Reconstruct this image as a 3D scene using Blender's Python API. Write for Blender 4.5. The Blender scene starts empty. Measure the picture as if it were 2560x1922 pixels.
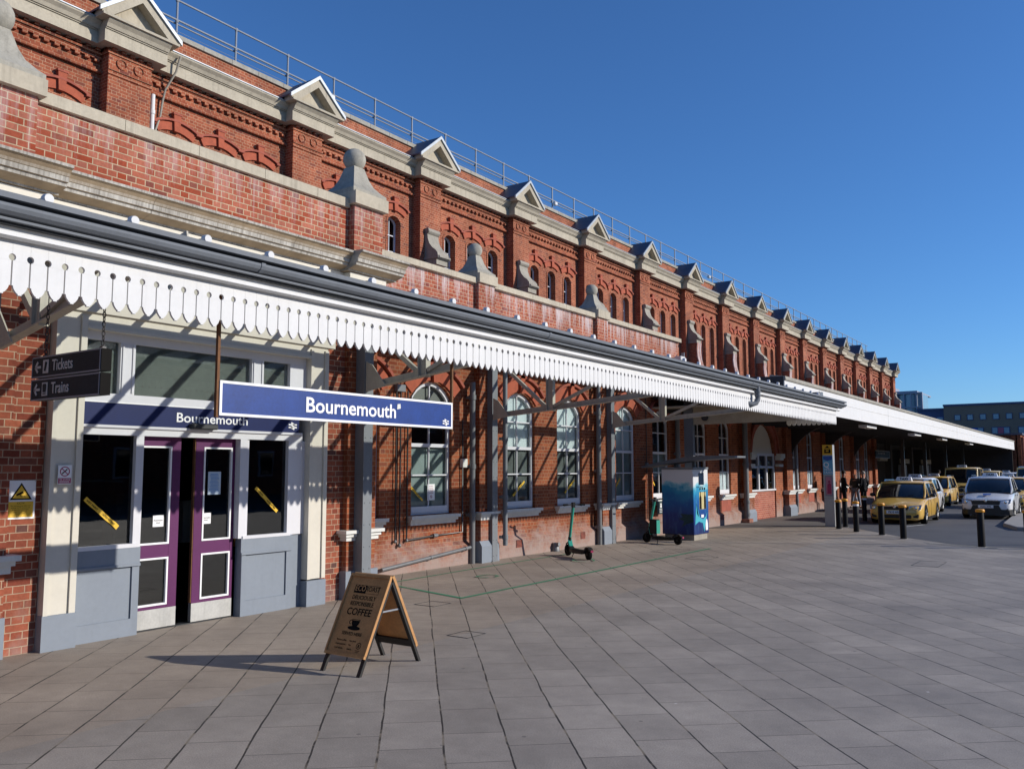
import bpy, bmesh, math, random
from mathutils import Vector, Matrix
R = math.radians
random.seed(7)
SC = bpy.context.scene
COL = SC.collection

# ------------------------------------------------------------------ camera
cam_d = bpy.data.cameras.new("camera")
cam = bpy.data.objects.new("camera", cam_d); COL.objects.link(cam)
cam_d.sensor_width = 36.0; cam_d.lens = 30.01
cam_d.clip_start = 0.05; cam_d.clip_end = 3000
_yaw, _pit, _rol = R(34.87), R(5.64), R(-0.1)
fw = Vector((-math.sin(_yaw)*math.cos(_pit), math.cos(_yaw)*math.cos(_pit), math.sin(_pit)))
r0 = Vector((math.cos(_yaw), math.sin(_yaw), 0)); u0 = r0.cross(fw)
rv = r0*math.cos(_rol) + u0*math.sin(_rol); uv = u0*math.cos(_rol) - r0*math.sin(_rol)
M = Matrix((rv, uv, -fw)).transposed().to_4x4()
M.translation = Vector((0, 0, 1.95))
cam.matrix_world = M
SC.camera = cam

# ------------------------------------------------------------------ sky and sun
SUN_EL, SUN_AZ = R(21.8), R(27.5)          # azimuth of the sun measured from +X towards +Y
w = bpy.data.worlds.new("World"); SC.world = w; w.use_nodes = True
nt = w.node_tree; nt.nodes.clear()
sky = nt.nodes.new('ShaderNodeTexSky'); sky.sky_type = 'NISHITA'; sky.sun_disc = False
sky.sun_elevation = SUN_EL; sky.sun_rotation = R(90.0) - SUN_AZ
sky.altitude = 0; sky.air_density = 1.0; sky.dust_density = 0.05; sky.ozone_density = 10.0
bg = nt.nodes.new('ShaderNodeBackground'); bg.inputs['Strength'].default_value = 0.148
wo = nt.nodes.new('ShaderNodeOutputWorld')
nt.links.new(sky.outputs[0], bg.inputs[0]); nt.links.new(bg.outputs[0], wo.inputs[0])
sd = bpy.data.lights.new("sun", 'SUN'); sd.energy = 4.7; sd.angle = R(0.53); sd.color = (1.0, 0.94, 0.86)
sun = bpy.data.objects.new("sun", sd); COL.objects.link(sun)
sdir = Vector((math.cos(SUN_AZ)*math.cos(SUN_EL), math.sin(SUN_AZ)*math.cos(SUN_EL), math.sin(SUN_EL)))
sun.rotation_euler = sdir.to_track_quat('Z', 'Y').to_euler(); sun.location = sdir*60
SC.view_settings.view_transform = 'Standard'; SC.view_settings.look = 'None'
SC.view_settings.exposure = 0.0; SC.view_settings.gamma = 1.0
SC.cycles.max_bounces = 8; SC.cycles.transparent_max_bounces = 16
SC.cycles.use_adaptive_sampling = True
SC.cycles.use_denoising = True

# ------------------------------------------------------------------ materials
def new_mat(name):
    m = bpy.data.materials.new(name); m.use_nodes = True
    nt = m.node_tree; nt.nodes.clear()
    out = nt.nodes.new('ShaderNodeOutputMaterial')
    b = nt.nodes.new('ShaderNodeBsdfPrincipled'); nt.links.new(b.outputs[0], out.inputs[0])
    return m, nt, b, out
def c4(c): return (c[0], c[1], c[2], 1.0)
def ramp(nt, a, b_, c0=(0,0,0,1), c1=(1,1,1,1)):
    n = nt.nodes.new('ShaderNodeValToRGB'); e = n.color_ramp.elements
    e[0].position = a; e[1].position = b_; e[0].color = c0; e[1].color = c1
    return n
def mixc(nt, fac, a, b_, mode='MIX'):
    n = nt.nodes.new('ShaderNodeMix'); n.data_type = 'RGBA'; n.blend_type = mode
    for i, v in ((0, fac), (6, a), (7, b_)):
        if hasattr(v, 'is_output') or isinstance(v, bpy.types.NodeSocket): nt.links.new(v, n.inputs[i])
        elif i == 0: n.inputs[0].default_value = v
        else: n.inputs[i].default_value = c4(v)
    return n.outputs[2]
def noise(nt, vec, scale, detail=4, rough=0.6):
    n = nt.nodes.new('ShaderNodeTexNoise'); n.inputs['Scale'].default_value = scale
    n.inputs['Detail'].default_value = detail; n.inputs['Roughness'].default_value = rough
    if vec is not None: nt.links.new(vec, n.inputs['Vector'])
    return n
def mapping(nt, vec, scale=(1,1,1), rot=(0,0,0), loc=(0,0,0)):
    n = nt.nodes.new('ShaderNodeMapping'); n.inputs['Scale'].default_value = scale
    n.inputs['Rotation'].default_value = rot; n.inputs['Location'].default_value = loc
    nt.links.new(vec, n.inputs['Vector']); return n.outputs[0]
def wpos(nt): return nt.nodes.new('ShaderNodeNewGeometry').outputs['Position']
def opos(nt): return nt.nodes.new('ShaderNodeTexCoord').outputs['Object']
def math_(nt, op, a, b_=None, clamp=False):
    n = nt.nodes.new('ShaderNodeMath'); n.operation = op; n.use_clamp = clamp
    for i, v in ((0, a), (1, b_)):
        if v is None: continue
        if isinstance(v, (int, float)): n.inputs[i].default_value = v
        else: nt.links.new(v, n.inputs[i])
    return n.outputs[0]
def bump(nt, b, h, strength=0.3, dist=0.01):
    n = nt.nodes.new('ShaderNodeBump'); n.inputs['Strength'].default_value = strength
    n.inputs['Distance'].default_value = dist
    nt.links.new(h, n.inputs['Height']); nt.links.new(n.outputs[0], b.inputs['Normal'])

def paint(name, col, rough=0.5, metal=0.0, var=0.12, scale=2.5, bmp=0.0, bscale=60, streak=0.0, coat=0.0, obj=False, spec=0.5):
    m, nt, b, out = new_mat(name)
    p = opos(nt) if obj else wpos(nt)
    n1 = noise(nt, p, scale, 5); n2 = noise(nt, p, scale*9, 3)
    f = math_(nt, 'ADD', math_(nt, 'MULTIPLY', n1.outputs[0], 0.6), math_(nt, 'MULTIPLY', n2.outputs[0], 0.4))
    rp = ramp(nt, 0.3, 0.7); nt.links.new(f, rp.inputs[0])
    lo = tuple(c*(1-var) for c in col); hi = tuple(min(1, c*(1+var*0.6)) for c in col)
    c = mixc(nt, rp.outputs[0], lo, hi)
    if streak > 0:
        sp = mapping(nt, p, (9, 9, 0.7)); n3 = noise(nt, sp, 1.0, 5, 0.7)
        r3 = ramp(nt, 0.52, 0.75); nt.links.new(n3.outputs[0], r3.inputs[0])
        f3 = math_(nt, 'MULTIPLY', r3.outputs[0], streak)
        c = mixc(nt, f3, c, tuple(x*0.35 for x in col))
    nt.links.new(c, b.inputs['Base Color'])
    b.inputs['Roughness'].default_value = rough; b.inputs['Metallic'].default_value = metal
    b.inputs['Specular IOR Level'].default_value = spec
    if coat: b.inputs['Coat Weight'].default_value = coat; b.inputs['Coat Roughness'].default_value = 0.04
    if bmp:
        n4 = noise(nt, p, bscale, 4); bump(nt, b, n4.outputs[0], bmp, 0.004)
    return m

def streaky():
    m, nt, b, out = new_mat('stone_cornice'); P = wpos(nt)
    n1 = noise(nt, mapping(nt, P, (1, 34, 2.5)), 1.0, 4, 0.7); r1 = ramp(nt, 0.4, 0.66); nt.links.new(n1.outputs[0], r1.inputs[0])
    n2 = noise(nt, P, 3.0, 5); r2 = ramp(nt, 0.35, 0.7, (0.72, 0.7, 0.68, 1), (1.1, 1.1, 1.1, 1)); nt.links.new(n2.outputs[0], r2.inputs[0])
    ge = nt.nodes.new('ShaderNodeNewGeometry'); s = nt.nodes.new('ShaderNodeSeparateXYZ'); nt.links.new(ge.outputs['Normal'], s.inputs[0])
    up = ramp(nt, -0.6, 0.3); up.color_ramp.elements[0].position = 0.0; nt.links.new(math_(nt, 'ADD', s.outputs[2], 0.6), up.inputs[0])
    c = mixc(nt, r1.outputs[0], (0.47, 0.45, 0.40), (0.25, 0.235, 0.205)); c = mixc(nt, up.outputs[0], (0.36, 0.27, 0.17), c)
    c = mixc(nt, 1.0, c, r2.outputs[0], 'MULTIPLY'); nt.links.new(c, b.inputs['Base Color']); b.inputs['Roughness'].default_value = 0.9
    n4 = noise(nt, P, 70, 4); bump(nt, b, n4.outputs[0], 0.4, 0.004); return m
def brick(name, c1, c2, mortar, c3=None, stain=None, grime=0.25, bw=0.245, rh=0.080, ms=0.0055, uoff=0.0, english=True, zdark=None):
    m, nt, b, out = new_mat(name)
    P = wpos(nt); s = nt.nodes.new('ShaderNodeSeparateXYZ'); nt.links.new(P, s.inputs[0])
    u = math_(nt, 'ADD', s.outputs[0], s.outputs[1]); u = math_(nt, 'ADD', u, uoff)
    wob = noise(nt, P, 3.0, 2)
    z = math_(nt, 'ADD', s.outputs[2], math_(nt, 'MULTIPLY', math_(nt, 'SUBTRACT', wob.outputs[0], 0.5), 0.006))
    cv = nt.nodes.new('ShaderNodeCombineXYZ'); nt.links.new(u, cv.inputs[0]); nt.links.new(z, cv.inputs[1])
    def bt(a, b2, mo):
        t = nt.nodes.new('ShaderNodeTexBrick'); t.offset = 0.5; t.offset_frequency = 2
        t.squash = 0.5 if english else 1.0; t.squash_frequency = 2
        t.inputs['Scale'].default_value = 1.0; t.inputs['Brick Width'].default_value = bw
        t.inputs['Row Height'].default_value = rh; t.inputs['Mortar Size'].default_value = ms
        t.inputs['Mortar Smooth'].default_value = 0.25; t.inputs['Bias'].default_value = 0.0
        t.inputs['Color1'].default_value = c4(a); t.inputs['Color2'].default_value = c4(b2)
        t.inputs['Mortar'].default_value = c4(mo); nt.links.new(cv.outputs[0], t.inputs['Vector']); return t
    t = bt(c1, c2, mortar)
    col = t.outputs['Color']
    # broad tone changes, single odd bricks, soot
    if c3:
        t2 = bt((0, 0, 0), (1, 1, 1), (0, 0, 0)); t2.inputs['Bias'].default_value = -0.2
        rr = ramp(nt, 0.62, 0.8); nt.links.new(t2.outputs['Color'], rr.inputs[0])
        col = mixc(nt, rr.outputs[0], col, c3)
    n1 = noise(nt, P, 0.9, 5); r1 = ramp(nt, 0.35, 0.7, (0.72, 0.7, 0.68, 1), (1.12, 1.1, 1.08, 1)); nt.links.new(n1.outputs[0], r1.inputs[0])
    col = mixc(nt, 1.0, col, r1.outputs[0], 'MULTIPLY')
    n2 = noise(nt, P, 28, 4); r2 = ramp(nt, 0.3, 0.7, (0.82, 0.82, 0.82, 1), (1.1, 1.1, 1.1, 1)); nt.links.new(n2.outputs[0], r2.inputs[0])
    col = mixc(nt, 1.0, col, r2.outputs[0], 'MULTIPLY')
    gp = mapping(nt, P, (2.2, 2.2, 0.5)); n3 = noise(nt, gp, 1.3, 6, 0.7)
    r3 = ramp(nt, 0.5, 0.8); nt.links.new(n3.outputs[0], r3.inputs[0])
    col = mixc(nt, math_(nt, 'MULTIPLY', r3.outputs[0], grime), col, (0.07, 0.035, 0.025))
    if stain:                                    # lime run-off below a coping: (z_top, depth, amount)
        zt, dp, am = stain
        sp = mapping(nt, P, (7, 7, 0.55)); n4 = noise(nt, sp, 1.0, 6, 0.75)
        fz = math_(nt, 'DIVIDE', math_(nt, 'SUBTRACT', zt, s.outputs[2]), dp, True)
        fz = math_(nt, 'SUBTRACT', 1.0, fz)
        fn = math_(nt, 'SUBTRACT', math_(nt, 'ADD', n4.outputs[0], math_(nt, 'MULTIPLY', fz, 0.22)), 0.63)
        fn = math_(nt, 'MULTIPLY', fn, 5.0, True)
        col = mixc(nt, math_(nt, 'MULTIPLY', fn, am, True), col, (0.55, 0.5, 0.5))
    if zdark:                                    # salt-bleached, rubbed bricks near the ground: (z, amount)
        zz, am = zdark
        n5 = noise(nt, P, 2.2, 6, 0.7)
        fz = math_(nt, 'MULTIPLY', math_(nt, 'SUBTRACT', zz, s.outputs[2]), 1.6)
        fn = math_(nt, 'MULTIPLY', math_(nt, 'ADD', fz, math_(nt, 'MULTIPLY', math_(nt, 'SUBTRACT', n5.outputs[0], 0.5), 2.6)), 1.0, True)
        col = mixc(nt, math_(nt, 'MULTIPLY', fn, am), col, (0.34, 0.27, 0.24))
    nt.links.new(col, b.inputs['Base Color']); b.inputs['Roughness'].default_value = 0.9
    b.inputs['Specular IOR Level'].default_value = 0.25
    h = math_(nt, 'SUBTRACT', math_(nt, 'ADD', 1.0, math_(nt, 'MULTIPLY', n2.outputs[0], 0.35)), t.outputs['Fac'])
    bump(nt, b, h, 0.55, 0.006)
    return m

def glass(name, tint=(0.6, 0.65, 0.65), gl=1.0, refl=1.0):
    m = bpy.data.materials.new(name); m.use_nodes = True; nt = m.node_tree; nt.nodes.clear()
    out = nt.nodes.new('ShaderNodeOutputMaterial'); t = nt.nodes.new('ShaderNodeBsdfTransparent'); t.inputs[0].default_value = c4(tint)
    g = nt.nodes.new('ShaderNodeBsdfGlossy'); g.inputs['Roughness'].default_value = 0.015; g.inputs[0].default_value = (refl, refl, refl, 1)
    fr = nt.nodes.new('ShaderNodeFresnel'); fr.inputs[0].default_value = 1.5
    wv = noise(nt, wpos(nt), 1.7, 2); bp = nt.nodes.new('ShaderNodeBump'); bp.inputs['Strength'].default_value = 0.03; bp.inputs['Distance'].default_value = 0.02
    nt.links.new(wv.outputs[0], bp.inputs['Height']); nt.links.new(bp.outputs[0], g.inputs['Normal'])
    mx = nt.nodes.new('ShaderNodeMixShader'); f = math_(nt, 'MULTIPLY', fr.outputs[0], gl, True)
    nt.links.new(f, mx.inputs[0]); nt.links.new(t.outputs[0], mx.inputs[1]); nt.links.new(g.outputs[0], mx.inputs[2]); nt.links.new(mx.outputs[0], out.inputs[0])
    return m

M_ = {}
M_['brick_hall'] = brick('brick_hall', (0.27, 0.068, 0.034), (0.43, 0.135, 0.068), (0.56, 0.36, 0.23), c3=(0.17, 0.05, 0.038), grime=0.4, ms=0.0055)
M_['brick_block'] = brick('brick_block', (0.31, 0.055, 0.022), (0.46, 0.17, 0.11), (0.52, 0.42, 0.28), c3=(0.20, 0.055, 0.04) , stain=(6.03, 0.8, 0.35), grime=0.12, ms=0.0065, uoff=0.03)
M_['brick_parapet'] = brick('brick_parapet', (0.27, 0.06, 0.03), (0.42, 0.135, 0.08), (0.50, 0.38, 0.27), c3=(0.21, 0.06, 0.05), stain=(5.93, 0.9, 0.85), grime=0.15, ms=0.006)
M_['brick_low'] = brick('brick_low', (0.22, 0.052, 0.022), (0.38, 0.115, 0.048), (0.40, 0.25, 0.15), c3=(0.18, 0.06, 0.04), grime=0.35, ms=0.0055, zdark=(0.72, 0.85))
M_['brick_dark'] = brick('brick_dark', (0.21, 0.05, 0.03), (0.40, 0.12, 0.065), (0.46, 0.33, 0.23), c3=(0.10, 0.055, 0.05), grime=0.3, ms=0.006, zdark=(0.3, 0.8))
M_['brick_infill'] = brick('brick_infill', (0.34, 0.09, 0.06), (0.42, 0.14, 0.09), (0.52, 0.40, 0.32), grime=0.1, ms=0.006, english=False)
M_['rubbed'] = paint('rubbed_brick', (0.38, 0.085, 0.038), 0.85, var=0.3, scale=6, bmp=0.3)
M_['terracotta'] = paint('terracotta', (0.34, 0.085, 0.05), 0.85, var=0.4, scale=5, bmp=0.3, streak=0.3)
M_['stone'] = paint('stone', (0.445, 0.395, 0.305), 0.9, var=0.22, scale=1.8, bmp=0.35, bscale=60, streak=0.45, spec=0.2)
M_['stone_finial'] = paint('stone_finial', (0.36, 0.34, 0.285), 0.9, var=0.3, scale=3.5, bmp=0.5, bscale=40, streak=0.5, spec=0.2)
M_['stone_grey'] = paint('stone_grey', (0.33, 0.30, 0.245), 0.9, var=0.28, scale=3, bmp=0.4, bscale=70, streak=0.4)
M_['stone_cornice'] = streaky()
M_['coping_old'] = paint('coping_old', (0.34, 0.32, 0.27), 0.9, var=0.35, scale=5, bmp=0.5, streak=0.3)
M_['lead'] = paint('lead', (0.30, 0.33, 0.36), 0.5, metal=0.3, var=0.25, scale=5, bmp=0.3)
M_['lead_dark'] = paint('lead_roof', (0.085, 0.095, 0.13), 0.45, metal=0.2, var=0.3, scale=4, bmp=0.3)
M_['galv'] = paint('galvanised_steel', (0.26, 0.28, 0.31), 0.6, metal=0.3, var=0.15)
M_['white'] = paint('white_paint', (0.68, 0.68, 0.67), 0.75, spec=0.15, var=0.06, scale=3, bmp=0.05, streak=0.10)
M_['white_sash'] = paint('white_gloss', (0.64, 0.64, 0.665), 0.6, spec=0.2, var=0.05)
M_['cream'] = paint('cream_paint', (0.62, 0.585, 0.50), 0.7, spec=0.15, var=0.07, scale=2, streak=0.08)
M_['cream_old'] = paint('old_cream_paint', (0.46, 0.43, 0.35), 0.6, var=0.2, scale=5, streak=0.4, bmp=0.2)
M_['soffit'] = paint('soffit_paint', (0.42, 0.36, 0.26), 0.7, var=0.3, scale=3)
M_['sill'] = paint('sill_paint', (0.66, 0.66, 0.62), 0.6, var=0.12, scale=6, streak=0.25, bmp=0.2)
M_['greyp'] = paint('grey_paint', (0.22, 0.25, 0.29), 0.55, spec=0.25, var=0.08, scale=2, streak=0.1, bmp=0.06)
M_['gutter'] = paint('gutter_grey', (0.155, 0.17, 0.19), 0.6, spec=0.15, var=0.12, scale=3, streak=0.2)
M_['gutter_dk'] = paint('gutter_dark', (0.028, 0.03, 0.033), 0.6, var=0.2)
M_['steel'] = paint('column_grey', (0.17, 0.185, 0.20), 0.5, var=0.12, scale=4, streak=0.25)
M_['pipe'] = paint('pipe_grey', (0.155, 0.16, 0.165), 0.42, var=0.2, scale=5, streak=0.2)
M_['pipe_black'] = paint('pipe_black', (0.035, 0.033, 0.032), 0.4, var=0.3)
M_['purple'] = paint('purple_paint', (0.11, 0.024, 0.095), 0.5, spec=0.2, var=0.12, scale=3)
M_['alu'] = paint('kick_plate', (0.50, 0.50, 0.48), 0.42, metal=0.55, var=0.2, scale=4, streak=0.35)
M_['blue_sign'] = paint('blue_sign', (0.008, 0.042, 0.21), 0.42, var=0.3, scale=4, spec=0.35)
M_['blue_fascia'] = paint('blue_fascia', (0.005, 0.014, 0.085), 0.45, var=0.15, scale=3, spec=0.2)
M_['white_flat'] = paint('white_letters', (0.82, 0.82, 0.82), 0.5, var=0.02)
M_['black_flat'] = paint('black_letters', (0.012, 0.011, 0.01), 0.8, var=0.1, spec=0.05)
M_['charcoal'] = paint('charcoal_sign', (0.022, 0.036, 0.042), 0.5, var=0.3, scale=4, spec=0.12)
M_['letter_grey'] = paint('letter_grey', (0.45, 0.47, 0.47), 0.5, var=0.08)
M_['rust'] = paint('rust', (0.17, 0.075, 0.028), 0.85, var=0.45, scale=14, bmp=0.4)
M_['yellow'] = paint('yellow_tape', (0.75, 0.46, 0.02), 0.45, var=0.06)
M_['yellow_cap'] = paint('yellow_cap', (0.72, 0.30, 0.012), 0.45, var=0.12, obj=True)
M_['magenta'] = paint('magenta', (0.36, 0.02, 0.09), 0.45, var=0.06)
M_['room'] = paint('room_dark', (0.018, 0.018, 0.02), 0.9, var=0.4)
M_['film_lo'] = paint('crumpled_film', (0.13, 0.145, 0.14), 0.6, var=0.7, scale=5, bmp=0.8, bscale=12)
M_['sheet_grey'] = paint('grey_sheet', (0.24, 0.24, 0.22), 0.7, var=0.2, scale=2)
M_['blind'] = paint('window_film', (0.72, 0.78, 0.80), 0.7, var=0.06, scale=1)
M_['blind_dk'] = paint('window_film_grey', (0.30, 0.36, 0.35), 0.7, var=0.15, scale=1)
M_['curtain'] = paint('window_board', (0.55, 0.47, 0.32), 0.7, var=0.1)
M_['glass'] = glass('window_glass', (0.80, 0.84, 0.84), 1.0)
M_['glass_dark'] = glass('dark_glass', (0.25, 0.27, 0.28), 1.1)
M_['glass_roof'] = glass('roof_glass', (0.82, 0.86, 0.84), 0.7)
M_['ply'] = paint('varnished_wood', (0.52, 0.27, 0.10), 0.42, var=0.35, scale=5, obj=True)
M_['ply_edge'] = paint('wood_edge', (0.48, 0.24, 0.085), 0.5, var=0.25, scale=8, obj=True)
M_['chalk'] = paint('black_frame', (0.014, 0.013, 0.012), 0.55, var=0.2, obj=True)
M_['orangewood'] = paint('orange_wood', (0.42, 0.17, 0.035), 0.5, var=0.15)

# ------------------------------------------------------------------ object helpers
def tag(o, label=None, cat=None, group=None, kind=None):
    if label: o['label'] = label
    if cat: o['category'] = cat
    if group: o['group'] = group
    if kind: o['kind'] = kind
    return o
def empty(name, loc=(0,0,0), rz=0.0, label=None, cat=None, group=None):
    o = bpy.data.objects.new(name, None); COL.objects.link(o); o.location = loc; o.rotation_euler = (0, 0, rz)
    o.empty_display_size = 0.2
    return tag(o, label, cat, group)
def kids(o): return [c for c in bpy.data.objects if c.parent == o]
def dup(o, parent=None, loc=None, rz=None, label=None):
    c = o.copy(); COL.objects.link(c); c.parent = parent
    if loc is not None: c.location = loc
    if rz is not None: c.rotation_euler = (0, 0, rz)
    if label: c['label'] = label
    for k in list(KID.get(o.name, ())): dup(k, c)
    return c
KID = {}

class MB:
    """collects shapes; build() links them as one mesh object"""
    def __init__(s): s.v = []; s.f = []; s.sm = []
    def add(s, vs, fs, smooth=False):
        n = len(s.v); s.v += [tuple(v) for v in vs]; s.f += [tuple(i+n for i in f) for f in fs]; s.sm += [smooth]*len(fs); return s
    def box(s, x0, x1, y0, y1, z0, z1):
        if x0 > x1: x0, x1 = x1, x0
        if y0 > y1: y0, y1 = y1, y0
        if z0 > z1: z0, z1 = z1, z0
        return s.add([(x0,y0,z0),(x1,y0,z0),(x1,y1,z0),(x0,y1,z0),(x0,y0,z1),(x1,y0,z1),(x1,y1,z1),(x0,y1,z1)],
                     [(0,3,2,1),(4,5,6,7),(0,1,5,4),(1,2,6,5),(2,3,7,6),(3,0,4,7)])
    def prism(s, poly, ax, a, b, smooth=False):
        n = len(poly)
        def P(p, t): return (t, p[0], p[1]) if ax == 'x' else ((p[0], t, p[1]) if ax == 'y' else (p[0], p[1], t))
        vs = [P(p, a) for p in poly] + [P(p, b) for p in poly]
        s.add(vs, [tuple(range(n))[::-1], tuple(range(n, 2*n))])
        return s.add(vs, [(i, (i+1) % n, n+(i+1) % n, n+i) for i in range(n)], smooth)
    def quad(s, a, b, c, d): return s.add([a, b, c, d], [(0, 1, 2, 3)])
    def tube(s, pts, r, n=10, cap=True, closed=False):
        pts = [Vector(p) for p in pts]; rings = []; m = len(pts); prev = None
        for i, p in enumerate(pts):
            if closed: t = (pts[(i+1) % m] - pts[i-1])
            else: t = (pts[min(i+1, m-1)] - pts[max(i-1, 0)])
            t.normalize()
            if prev is None:
                a = Vector((0, 0, 1)) if abs(t.z) < 0.9 else Vector((1, 0, 0)); u = t.cross(a).normalized()
            else: u = (prev - t*prev.dot(t)).normalized()
            prev = u; v = t.cross(u); rr = r[i] if isinstance(r, (list, tuple)) else r
            rings.append([p + (u*math.cos(2*math.pi*k/n) + v*math.sin(2*math.pi*k/n))*rr for k in range(n)])
        vs = [q for rg in rings for q in rg]; fs = []
        for i in range(m if closed else m-1):
            j = (i+1) % m
            for k in range(n): fs.append((i*n+k, i*n+(k+1) % n, j*n+(k+1) % n, j*n+k))
        s.add(vs, fs, True)
        if cap and not closed: s.add(rings[0], [tuple(range(n))[::-1]]); s.add(rings[-1], [tuple(range(n))])
        return s
    def lathe(s, prof, c=(0,0,0), n=20, ax='z', cap=True):
        vs = []; m = len(prof)
        for r, h in prof:
            for k in range(n):
                a = 2*math.pi*k/n; p = (r*math.cos(a), r*math.sin(a))
                if ax == 'z': vs.append((c[0]+p[0], c[1]+p[1], c[2]+h))
                elif ax == 'x': vs.append((c[0]+h, c[1]+p[0], c[2]+p[1]))
                else: vs.append((c[0]+p[0], c[1]+h, c[2]+p[1]))
        s.add(vs, [(i*n+k, i*n+(k+1) % n, (i+1)*n+(k+1) % n, (i+1)*n+k) for i in range(m-1) for k in range(n)], True)
        if cap:
            s.add(vs[:n], [tuple(range(n))]); s.add(vs[-n:], [tuple(range(n))])
        return s
    def ball(s, c, r, n=18, sc=(1,1,1)):
        m = n//2; vs = []
        for i in range(m+1):
            t = math.pi*i/m
            for k in range(n):
                a = 2*math.pi*k/n
                vs.append((c[0]+r*sc[0]*math.sin(t)*math.cos(a), c[1]+r*sc[1]*math.sin(t)*math.sin(a), c[2]+r*sc[2]*math.cos(t)))
        return s.add(vs, [(i*n+k, i*n+(k+1) % n, (i+1)*n+(k+1) % n, (i+1)*n+k) for i in range(m) for k in range(n)], True)
    def loft(s, rings, cap=True, smooth=True):
        n = len(rings[0]); vs = [p for r in rings for p in r]
        s.add(vs, [(i*n+k, i*n+(k+1) % n, (i+1)*n+(k+1) % n, (i+1)*n+k) for i in range(len(rings)-1) for k in range(n)], smooth)
        if cap: s.add(rings[0], [tuple(range(n))[::-1]]); s.add(rings[-1], [tuple(range(n))])
        return s
    def strips(s, levels, yc, xf, xb):
        """upright board facing +x: levels [(z, halfwidth)] bottom to top, centred on yc"""
        for (za, wa), (zb, wb) in zip(levels, levels[1:]):
            if zb - za > 1e-6:
                s.quad((xf, yc-wa, za), (xf, yc+wa, za), (xf, yc+wb, zb), (xf, yc-wb, zb))
                s.quad((xb, yc+wa, za), (xb, yc-wa, za), (xb, yc-wb, zb), (xb, yc+wb, zb))
            for sg in (-1, 1):
                if abs(zb-za) < 1e-6 or abs(wa-0.0585) > 1e-4 or abs(wb-0.0585) > 1e-4:
                    s.quad((xf, yc+sg*wa, za), (xf, yc+sg*wb, zb), (xb, yc+sg*wb, zb), (xb, yc+sg*wa, za))
        return s
    def build(s, name, mat, parent=None, smooth_angle=40, bevel=0.0, loc=None, merge=True):
        me = bpy.data.meshes.new(name); me.from_pydata(s.v, [], s.f); me.update()
        bm = bmesh.new(); bm.from_mesh(me)
        bm.faces.ensure_lookup_table()
        for f, q in zip(bm.faces, s.sm): f.smooth = q
        if merge: bmesh.ops.remove_doubles(bm, verts=bm.verts, dist=1e-5)
        bmesh.ops.recalc_face_normals(bm, faces=bm.faces)
        if bevel:
            ed = [e for e in bm.edges if len(e.link_faces) == 2 and e.calc_face_angle(0) > 0.6]
            bmesh.ops.bevel(bm, geom=ed, offset=bevel, segments=1, affect='EDGES', clamp_overlap=True)
        bm.to_mesh(me); bm.free()
        if any(s.sm): me.set_sharp_from_angle(angle=R(smooth_angle))
        if mat is not None: me.materials.append(M_[mat] if isinstance(mat, str) else mat)
        o = bpy.data.objects.new(name, me); COL.objects.link(o)
        if parent is not None:
            o.parent = parent; KID.setdefault(parent.name, []).append(o)
        if loc: o.location = loc
        return o
def part(name, fn, mat, parent, **k):
    b = MB(); fn(b); return b.build(name, mat, parent, **k)

def text_mesh(body, size, extrude=0.002, bold=0.0, align='LEFT', sx=1.0):
    cu = bpy.data.curves.new('t', 'FONT'); cu.body = body; cu.size = size; cu.extrude = extrude; cu.offset = bold
    cu.align_x = align; cu.resolution_u = 3
    o = bpy.data.objects.new('t', cu); COL.objects.link(o)
    dg = bpy.context.evaluated_depsgraph_get(); dg.update()
    me = bpy.data.meshes.new_from_object(o.evaluated_get(dg)); bpy.data.objects.remove(o); bpy.data.curves.remove(cu)
    if sx != 1.0: me.transform(Matrix.Diagonal((sx, 1, 1, 1)))
    return me
def put_text(name, body, size, mat, parent, origin, right, up, bold=0.0, align='LEFT', sx=1.0, extrude=0.002, width=None):
    """letters laid on a plane: right and up are world unit vectors"""
    me = text_mesh(body, size, extrude, bold, align, sx)
    if width:
        xs_ = [v.co.x for v in me.vertices]; me.transform(Matrix.Translation((-min(xs_), 0, 0))); me.transform(Matrix.Diagonal((width/(max(xs_)-min(xs_)), 1, 1, 1)))
    rt, up_ = Vector(right).normalized(), Vector(up).normalized(); nn = rt.cross(up_)
    m = Matrix((rt, up_, nn)).transposed().to_4x4(); m.translation = Vector(origin)
    me.transform(m); me.materials.clear(); me.materials.append(M_[mat] if isinstance(mat, str) else mat)
    me.name = name; o = bpy.data.objects.new(name, me); COL.objects.link(o)
    if parent is not None: o.parent = parent; KID.setdefault(parent.name, []).append(o)
    return o
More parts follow.
